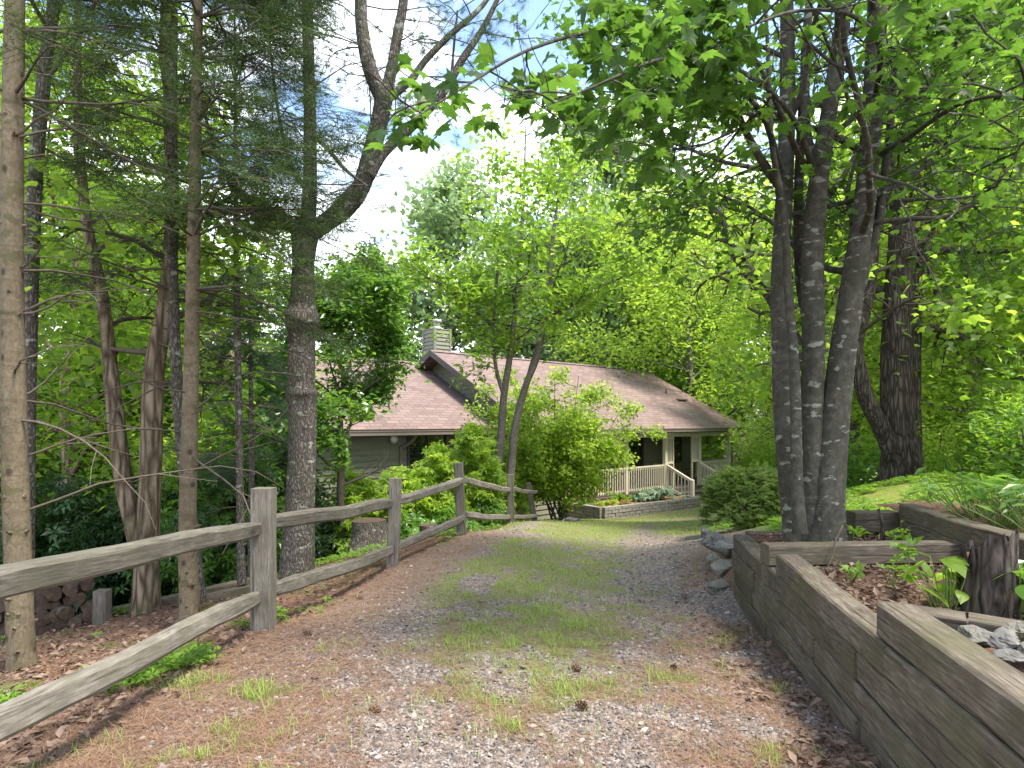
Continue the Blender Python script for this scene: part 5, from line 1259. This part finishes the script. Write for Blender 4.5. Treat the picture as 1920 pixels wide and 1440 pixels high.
rs = np.random.RandomState(58); wp = thing('white_pine', 'young white pine with soft bluish needles behind the thin sapling', 'tree', (*place(470, 8.6)[:2], place(470, 8.6)[2]))
P, r = trunk_path([(470, HZ+2.6/8.6*F, 16, 8.6), (472, 900, 12, 8.6), (470, 700, 9, 8.6), (468, 480, 4, 8.6)], 24); T = Tubes(); T.add(P, r, 8); T.build('trunk', M['bark_grey'], wp)
B, tips = Tubes(), []; spruce_branches(B, tips, P, r, -1.4, 2.2, rs, .30, 1.25, .4, -9, n_tw=5); B.build('limbs', M['bark_twig'], wp); spray_mesh('crown', tips, PINE, .17, M['needle_pine'], wp, rs, 3, .05)
clone(pS, place(1290, 31), 2.7, 1.45, 'tall lime green tree over the right half of the roof', g_back)
clone(pN, (11.5, 50, -8.4), 3.6, 1.05, 'tall pale tree behind the lime green tree over the roof', g_back)
clone(pN, (4.0, 56, -9.), .7, 1.12, 'tallest far pale tree behind the young birch crown', g_back)
clone(pN, (4.4, 39, -7.6), .4, (.7, .7, .74), 'low pale tree behind the middle of the main ridge', g_back)
clone(pN, (5.8, 40, -7.6), 5.0, (.80, .80, 1.12), 'tall pale tree just right of the young birch crown', g_back)
clone(pS, place(1215, 36), 5.5, 1.62, 'tallest lime green tree above the right part of the roof', g_back)
# distant wood: one mass
rs = np.random.RandomState(71); pts, outd = [], []
for k in range(150):
    az = rs.uniform(-1.25, 1.25); R = rs.uniform(52, 78); x, y = R*math.sin(az)*1.1, R*math.cos(az)+4
    H = rs.uniform(10, 14) if -.35 < az < .25 else rs.uniform(13, 20); z0 = -9; rr = rs.uniform(2.8, 4.8)
    n = 330; d = unit(rs.randn(n, 3)); c = np.array([x, y, z0+H*.62]); lum = 1+.22*np.sin(d[:, 0]*5+k)*np.cos(d[:, 2]*6+k*2)
    pts.append(c+d*np.array([rr, rr, H*.42])*(lum*(.75+.25*rs.rand(n)))[:, None])
for k in range(26):   # nearer wood down the slope on the left and behind the right bank
    left = k < 13; x = rs.uniform(-26, -12) if left else rs.uniform(16, 32); y = rs.uniform(18, 34); H = rs.uniform(8, 12); rr = rs.uniform(2, 3.2); n = 420
    d = unit(rs.randn(n, 3)); c = np.array([x, y, g1(x, y)+H*.55]); pts.append(c+d*np.array([rr, rr, H*.46])*((1+.22*np.sin(d[:, 0]*5+k)*np.cos(d[:, 2]*6+k))*(.7+.3*rs.rand(n)))[:, None])
wd = leaf_mesh('distant_woods', LOBE, np.vstack(pts), .35, 2, .62, M['leaf_mid'], None, rs, .6, .4); props(wd, 'pale green wood filling the distance behind the house and garden', 'woods', kind='stuff')

# ------------------------------------------------------------------ shrubs
def shrub(name, label, cat, c, rad, n, T_, size, mat, seed, group=None, per=3, spread=.05, lump=.22, shell=.55, up=.8, droop=.2, stems=7, trunk='bark_twig', leanout=True):
    "leaves on an uneven lumpy dome with gaps, over a bunch of stems"
    rs = np.random.RandomState(seed); c = np.array([c[0], c[1], g1(c[0], c[1]) if len(c) < 3 else c[2]]); root = thing(name, label, cat, c, 0, group)
    rad = np.array(rad, float); d = unit(rs.randn(n, 3)); d[:, 2] = np.abs(d[:, 2])*1.0-.12
    lum = 1+lump*(np.sin(d[:, 0]*4.3+seed)*np.cos(d[:, 1]*3.7+seed*.7)+.7*np.sin(d[:, 2]*7+d[:, 0]*6+seed))
    P = d*(lum*(shell+(1-shell)*rs.rand(n)**.5))[:, None]*rad+c+np.array([0, 0, rad[2]*.12]); P[:, 2] = np.maximum(P[:, 2], c[2]+.04)
    T = Tubes()
    for k in range(stems):
        E = P[rs.randint(n)]; q = c+np.array([rs.randn()*.08, rs.randn()*.08, -.05]); T.add(catmull(np.array([q, q+(E-q)*.5+[0, 0, .1]+rs.randn(3)*.06, E]), 9), np.linspace(.030, .006, 9)*min(1.3, rad[2]), 5)
    T.build('stems', M[trunk], root)
    leaf_mesh('foliage', T_, P, spread, per, size, mat, root, rs, up, droop, out=unit(P-c)*.8 if leanout else None)
    return root
gd, gb = 'dark rhododendrons under the trees on the left', 'sunlit rhododendrons before the house'
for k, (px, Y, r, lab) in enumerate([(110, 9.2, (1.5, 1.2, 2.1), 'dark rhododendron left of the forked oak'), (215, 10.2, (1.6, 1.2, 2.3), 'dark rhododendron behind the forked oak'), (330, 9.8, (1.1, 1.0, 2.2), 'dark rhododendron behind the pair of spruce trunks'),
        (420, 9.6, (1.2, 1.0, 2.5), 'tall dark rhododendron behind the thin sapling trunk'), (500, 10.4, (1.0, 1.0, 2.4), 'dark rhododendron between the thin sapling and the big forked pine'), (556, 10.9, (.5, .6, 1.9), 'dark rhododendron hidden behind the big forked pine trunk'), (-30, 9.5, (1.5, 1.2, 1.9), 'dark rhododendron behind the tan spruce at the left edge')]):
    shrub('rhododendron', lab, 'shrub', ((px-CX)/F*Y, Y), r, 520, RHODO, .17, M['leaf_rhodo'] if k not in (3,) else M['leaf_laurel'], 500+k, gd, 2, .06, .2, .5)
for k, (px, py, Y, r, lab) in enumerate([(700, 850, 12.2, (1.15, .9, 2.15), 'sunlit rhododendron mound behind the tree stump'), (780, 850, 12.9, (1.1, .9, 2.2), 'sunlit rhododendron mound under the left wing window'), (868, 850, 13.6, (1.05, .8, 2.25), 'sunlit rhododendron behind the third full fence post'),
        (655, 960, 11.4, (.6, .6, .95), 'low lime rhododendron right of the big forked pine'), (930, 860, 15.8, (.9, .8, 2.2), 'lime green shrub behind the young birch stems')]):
    shrub('rhododendron', lab, 'shrub', ((px-CX)/F*Y, Y), r, 560 if k < 3 else 300, RHODO, .16, M['leaf_yellow'], 520+k, gb, 4, .07, .18, .6)  # sunlight on these mounds is put into the yellower leaf colour
for k, (px, Y, r, lab) in enumerate([(690, 11.0, (.55, .4, .55), 'dark low rhododendron right behind the wide stump'), (770, 11.2, (.65, .45, .70), 'dark low rhododendron between the second and third fence posts'), (850, 12.0, (.6, .45, .62), 'dark low rhododendron left of the third fence post'), (915, 13.2, (.5, .4, .6), 'dark low rhododendron at the foot of the young birch stems')]):
    shrub('rhododendron', lab, 'shrub', ((px-CX)/F*Y, Y), r, 170, RHODO, .17, M['leaf_laurel'], 530+k, 'low dark rhododendrons behind the fence', 2, .05, .18, .5)
# juniper by the drive: dense upright sprays in soft mounds
rs = np.random.RandomState(81); jr = thing('juniper_bush', 'dense rounded juniper bush at the bend of the drive beside the maple bed', 'bush', (*W(1412, 900, 8.9)[:2], g1(*W(1412, 900, 8.9)[:2])-.05))
c = np.array(jr.location); P, D = [], []
for k in range(46):
    az = rs.rand()*6.283; e = rs.uniform(-.1, 1.4); d0 = np.array([math.cos(az)*math.cos(e), math.sin(az)*math.cos(e), math.sin(e)]); cc_ = c+d0*np.array([.55, .55, .62])*rs.uniform(.75, 1.05)+np.array([0, 0, .20]); n = 70
    d = unit(rs.randn(n, 3)+d0*.5); P.append(cc_+d*np.array([.23, .23, .16])*(.6+.4*rs.rand(n))[:, None]); D.append(unit(d+d0*.5+[0, 0, .5]))
spray_mesh('foliage', list(zip(np.vstack(P), np.vstack(D))), JUNI, .13, M['juniper'], jr, rs, 1, .01)
T = Tubes()
for k in range(14): E = P[rs.randint(46)][0]; T.add(catmull(np.array([c, c+(E-c)*.5+rs.randn(3)*.05, E]), 8), np.linspace(.03, .006, 8), 5)
T.build('stems', M['bark_twig'], jr)
gs = 'garden shrubs round the porch end'
shrub('garden_shrub', 'round green shrub seen through the porch end', 'shrub', place(1340, 34)[:2], (1.5, 1.3, 2.2), 700, OVAL, .20, M['leaf_bright'], 540, gs, 4, .10)
shrub('flowering_shrub', 'shrub with pale pink flower plumes beyond the porch corner', 'shrub', place(1412, 30)[:2], (1.5, 1.2, 3.4), 700, OVAL, .17, M['blossom'], 541, gs, 3, .12)
for k, (px, Y, r, lab, mt) in enumerate([(1450, 24, (1.2, 1.0, 2.3), 'lime green shrub behind the juniper', 'leaf_yellow'), (1452, 20, (1.1, 1.0, 2.0), 'bright shrub left of the maple stems', 'leaf_bright'), (1600, 13.5, (1.2, .9, 1.3), 'green shrub between the maple and the dark oak', 'leaf_mid'), (1560, 12.2, (.8, .7, .75), 'low clipped juniper like shrub beside the maple trunk', 'leaf_laurel'), (1425, 27, (1., .9, 1.5), 'lime green shrub beyond the right end of the porch railing', 'leaf_yellow')]):
    shrub('garden_shrub', lab, 'shrub', place(px, Y)[:2], r, 420, OVAL, .13, M[mt], 550+k, gs, 5, .10)
gu = 'undergrowth shrubs on the right bank'
for k, (px, Y, r, lab, mt) in enumerate([(1760, 13.5, (1.0, .8, 1.5), 'lime green shrub just right of the dark oak base', 'leaf_yellow'), (1840, 9.8, (.55, .5, 1.5), 'feathery green shrub in front of the iris leaves', 'leaf_bright'), (1900, 9.2, (.6, .5, 1.2), 'green shrub at the right edge by the rail fence', 'leaf_bright'), (1960, 8.2, (.7, .6, 1.5), 'leafy shrub cut by the right picture edge', 'leaf_mid')]):
    shrub('undergrowth_shrub', lab, 'shrub', place(px, Y)[:2], r, 320, OVAL if k != 1 else LONG, .10, M[mt], 560+k, gu, 5, .09, .3, .3)
# iris clump
rs = np.random.RandomState(85); p = place(1785, 13); ir = thing('iris_clump', 'clump of upright sword shaped leaves right of the dark oak', 'plant', p)
n = 260; P = np.array(p)+np.column_stack([rs.randn(n)*.55, rs.randn(n)*.35, np.zeros(n)]); az = rs.rand(n)*6.28
V, Fo, nf = inst(BLADE, P, frames(np.stack([np.cos(az)*.25, np.sin(az)*.25, np.ones(n)], -1), np.stack([np.cos(az), np.sin(az), np.zeros(n)], -1)), np.column_stack([np.full(n, .05), rs.uniform(.15, .4, n), rs.uniform(.5, .95, n)]))
link('leaves', V, Fo, M['herb'], ir, False, np.concatenate([rs.rand(n), rs.rand(n)]))
# hostas and planter plants
rs = np.random.RandomState(86)
def planter(name, label, px, py, Y, T_, n, sp, size, mat, h=.15):
    p = W(px, py, Y); p[2] = -2.76; root = thing(name, label, 'plant', p, 0, 'plants in the block planter'); P = p+np.column_stack([rs.randn(n)*sp, rs.randn(n)*sp*.5, rs.uniform(.02, h, n)])
    leaf_mesh('leaves', T_, P, .02, 1, size, mat, root, rs, 1.2, .2)
planter('hosta', 'wide clump of pale edged hosta leaves at the foot of the stair rail', 1232, 918, 21.6, HOSTA, 40, .34, .24, M['leaf_hosta'], .30)
planter('hosta', 'smaller hosta clump left of the wide hosta', 1205, 922, 21.2, HOSTA, 14, .18, .22, M['leaf_hosta'], .22)
planter('flower_plant', 'low green plant at the left end of the planter', 1105, 950, 19.9, SPRIG, 20, .16, .17, M['leaf_mid'])
planter('flower_plant', 'grey green plant in the middle of the planter', 1165, 935, 20.4, SPRIG, 28, .18, .2, M['herb'], .3)
planter('flower_plant', 'yellowish plant between the two green planter plants', 1140, 942, 20.1, SPRIG, 16, .14, .14, M['leaf_yellow'])
# bed plants on the right
def herb(label, px, py, Y, T_, n, sp, size, mat, h, name='bed_plant', group='small plants in the timber beds', z=None):
    p = W(px, py, Y); 
    if z is not None: p[2] = z
    root = thing(name, label, 'plant', p, 0, group); T = Tubes(); P = p+np.column_stack([rs.randn(n)*sp, rs.randn(n)*sp, h*(.45+.55*rs.rand(n))])
    for q in P: T.add(np.array([p+(q-p)*[.3, .3, 0], p+(q-p)*[.7, .7, .6], q]), [.005, .004, .003], 4)
    T.build('stems', M['herb_stem'], root); leaf_mesh('leaves', T_, P, .01, 1, size, mat, root, rs, 1.2, .2)
M['herb_stem'] = paint_mat('plant stem', (.14, .20, .05), .6, .2)
herb('large soft leaved plant left of the broken stump', 1778, 1130, 3.55, BROAD, 20, .10, .15, M['leaf_bright'], .34, z=-1.12)
herb('large leaved plant right of the broken stump', 1905, 1120, 3.5, BROAD, 20, .09, .15, M['leaf_laurel'], .36, z=-1.12)
herb('small sprouting plant in the middle of the mulch bed', 1672, 1100, 4.1, SPRIG, 6, .05, .09, M['herb'], .18, z=-1.11)
herb('tall thin sprout beside the cross timber', 1700, 1075, 4.35, SPRIG, 4, .03, .10, M['herb'], .27, z=-1.11)
herb('small yellow green sprout nearest the low cross timber', 1590, 1090, 4.2, SPRIG, 4, .04, .09, M['herb'], .11, z=-1.11)
herb('sprout with whorled leaves behind the cross timber', 1603, 1005, 5.3, SPRIG, 3, .03, .12, M['herb'], .22, z=-1.10)
herb('sprout beside the dark dead stem in the back bed', 1668, 1010, 5.3, SPRIG, 5, .05, .09, M['herb'], .15, z=-1.10)
herb('sprout against the upper timber wall', 1703, 1015, 5.2, SPRIG, 4, .04, .11, M['herb'], .16, z=-1.10)
for k, (px, py, Y, lab) in enumerate([(1830, 960, 5.4, 'dark leafy clump nearest the end of the upper timber wall'), (1880, 965, 5.0, 'dark leafy clump above the broken stump'), (1920, 940, 5.6, 'dark leafy clump at the right edge of the upper bed'), (1960, 990, 4.6, 'dark leafy clump cut by the right edge of the upper bed')]):
    herb(lab, px, py+8, Y, LONG, 70, .20, .15, M['leaf_laurel'], .38, 'shade_plant', 'leafy plants in the upper bed', -.86)
ds = MB(); p = W(1655, 1012, 5.2); ds.tube([p+[0, 0, -.02], p+[0, 0, .12], p+[-.03, .01, .26]], [.02, .016, .012], 7); o = ds.build('dead_stem', M['bark_dark'], None, True); props(o, 'dark dead broken stem standing in the back bed', 'stem')
tw = MB(); tw.tube(catmull(np.array([W(1548, 1072, 4.55), W(1562, 1040, 4.6), W(1566, 1015, 4.62), W(1580, 985, 4.65)]), 12), [.006]*12, 5); o = tw.build('fallen_twig', M['twig_grey'], None, True); props(o, 'thin bent twig leaning on the cross timber', 'twig')

# ------------------------------------------------------------------ ground cover: grass, gravel, needles, litter, herbs
def in_view(x, y, pad=.12): return np.abs(x/np.maximum(y, .1)) < .835+pad
def scatter(n, y0, y1, rs, p=2.0):
    "points over the view's ground, denser towards the camera"
    u = rs.rand(n); y = (y0**(1-p)+(y1**(1-p)-y0**(1-p))*u)**(1/(1-p)); x = (rs.rand(n)*2-1)*.95*y; return x, y
def zat(x, y): return ground(x, y)+fine(x, y)*smooth(24, 14, np.hypot(x, y))
wall_x = lambda y: 1.143+.1716*y
rs = np.random.RandomState(91)
x, y = scatter(620000, 1.7, 24, rs, 1.6); mk = masks(x, y); dens = mk['grass']
clump = fbm(x*7, y*7, 61, 3)
keep = (rs.rand(len(x)) < np.clip(dens*(.05+1.5*smooth(.34, .74, clump))*np.where(y > 10, 1.1, .68), 0, 1)) & ((x < wall_x(y)-.03) | (y > 6.2)) & (mk['bank'] < .3)
x, y = x[keep], y[keep]; n = len(x); print('grass blades', n)
far = smooth(9, 13, y); az = rs.rand(n)*6.28; hgt = (.024+.05*rs.rand(n))*(.7+.7*clump[keep])*(1-.25*far)
wd_ = np.maximum(.0035, .00065*y)*(.8+.5*rs.rand(n))
V, Fo, nf = inst(BLADE, np.stack([x, y, zat(x, y)-.004], -1), frames(np.stack([np.cos(az)*.35, np.sin(az)*.35, np.ones(n)], -1), np.stack([np.cos(az), np.sin(az), np.zeros(n)], -1)), np.column_stack([wd_, hgt*(.3+.9*rs.rand(n)), hgt]))
t_ = np.clip(rs.rand(n)*.6+.45*clump[keep], 0, 1); o = link('grass', V, Fo, M['grass'], None, False, np.concatenate([t_, t_])); props(o, 'thin grass growing in patches along the drive and on the lawn', 'grass', kind='stuff')
OCT = (np.array([(1, 0, 0), (-1, 0, 0), (0, 1, 0), (0, -1, 0), (0, 0, .7), (0, 0, -.7), (.6, .6, .3), (-.6, -.55, .25)], float), [np.array([(0, 6, 4), (6, 2, 4), (2, 1, 4), (1, 7, 4), (7, 3, 4), (3, 0, 4), (0, 2, 6), (1, 3, 7)])])
x, y = scatter(150000, 1.7, 13, rs, 2.2); mk = masks(x, y)
gvl = np.clip(1-mk['grass']*1.5-mk['needle']*.75-mk['litter']*3, .0, 1)*(np.abs(mk['d']) < 2.35)
keep = (rs.rand(len(x)) < gvl*.95) & (x < wall_x(y)-.02) & (mk['bank'] < .2); x, y = x[keep], y[keep]; n = len(x); print('stones', n)
s = .0048+.0095*rs.rand(n)**2.0+np.where(rs.rand(n) < .03, .010, 0); s = s*np.clip(.75+y*.06, .85, 1.3)
nr = np.array([0, 0, 1.])+rs.randn(n, 3)*.35; V, Fo, nf = inst(OCT, np.stack([x, y, zat(x, y)+s*.15], -1), frames(nr, rs.randn(n, 3)), np.column_stack([s*rs.uniform(.8, 1.6, n), s*rs.uniform(.7, 1.2, n), s]))
o = link('gravel', V, Fo, M['pebble'], None, False, np.repeat(rs.rand(n), nf)); props(o, 'loose grey gravel stones on the drive', 'gravel', kind='stuff')
NDL = (np.array([(-.5, 0, 0), (.5, 0, 0), (.5, 1, 0), (-.5, 1, 0)], float), [np.array([(0, 1, 2, 3)])])
x, y = scatter(240000, 1.7, 12, rs, 2.2); mk = masks(x, y)
keep = (rs.rand(len(x)) < np.clip(mk['needle']*.9+.05*(np.abs(mk['d']) < 2.3), 0, 1)) & ((x < wall_x(y)-.01) | (y > 6.4)) & (mk['bank'] < .4); x, y = x[keep], y[keep]; n = len(x); print('needles', n)
V, Fo, nf = inst(NDL, np.stack([x, y, zat(x, y)+.004+.012*rs.rand(n)], -1), frames(np.array([0, 0, 1.])+rs.randn(n, 3)*.12, rs.randn(n, 3)*[1, 1, .1]), np.column_stack([np.maximum(.0016, .0005*y)*np.ones(n), rs.uniform(.05, .11, n), np.ones(n)]))
o = link('pine_needle_litter', V, Fo, M['pine_straw'], None, False, rs.rand(n)); props(o, 'rusty fallen pine needles strewn over the drive', 'needle litter', kind='stuff')
# fallen leaves on the left slope, in the beds and at the wall's foot
x, y = scatter(60000, 2.2, 14, rs, 1.8); mk = masks(x, y); keep = (rs.rand(len(x)) < np.clip(mk['litter']*.5+(mk['d'] > 1.35)*(x < wall_x(y)-.03)*(y < 7)*.30*(mk['n2'] > .45), 0, 1)); x, y = x[keep], y[keep]; z = zat(x, y)
bx_, by_ = rs.uniform(1.7, 3.6, 4200), rs.uniform(2.7, 6.0, 4200); kb = (bx_ > wall_x(by_)+.16) & (bx_ < 2.62+.1716*by_) & (np.abs(by_-4.75) > .12); bx_, by_ = bx_[kb], by_[kb]
x, y, z = np.concatenate([x, bx_]), np.concatenate([y, by_]), np.concatenate([z, np.full(len(bx_), -1.095)]); n = len(x)
V, Fo, nf = inst(OVAL, np.stack([x, y, z+.012+.01*rs.rand(n)], -1), frames(np.array([0, 0, 1.])+rs.randn(n, 3)*.4, rs.randn(n, 3)*[1, 1, .2]), rs.uniform(.025, .075, n))
o = link('leaf_litter', V, Fo, M['dead'], None, False, np.repeat(rs.rand(n), nf)); props(o, 'brown fallen leaves under the trees and in the beds', 'leaf litter', kind='stuff')
# leafy ground cover: the mossy bank, patches on the slope and along the fence
x, y = scatter(160000, 2.4, 20, rs, 1.3); mk = masks(x, y); nn = fbm(x*1.6, y*1.6, 77)
dn = mk['bank']*smooth(.36, .56, nn)*(y > 6.6)*.75+mk['litter']*smooth(.56, .66, nn)*.22+(mk['litter'] > .3)*(y > 8.2)*.25*smooth(.4, .6, nn)
dn = np.where((np.abs(x-2.68) < .45) & (np.abs(y-5.5) < .5), 0, dn)
keep = rs.rand(len(x)) < np.clip(dn, 0, 1); x, y = x[keep], y[keep]; n = len(x); print('herbs', n)
o = leaf_mesh('ground_cover', SPRIG, np.stack([x, y, zat(x, y)+.02+.06*rs.rand(n)], -1), .012, 1, .055, M['herb'], None, rs, 1.6, .1); props(o, 'low bright leafy ground cover on the bank and slope', 'ground cover', kind='stuff')
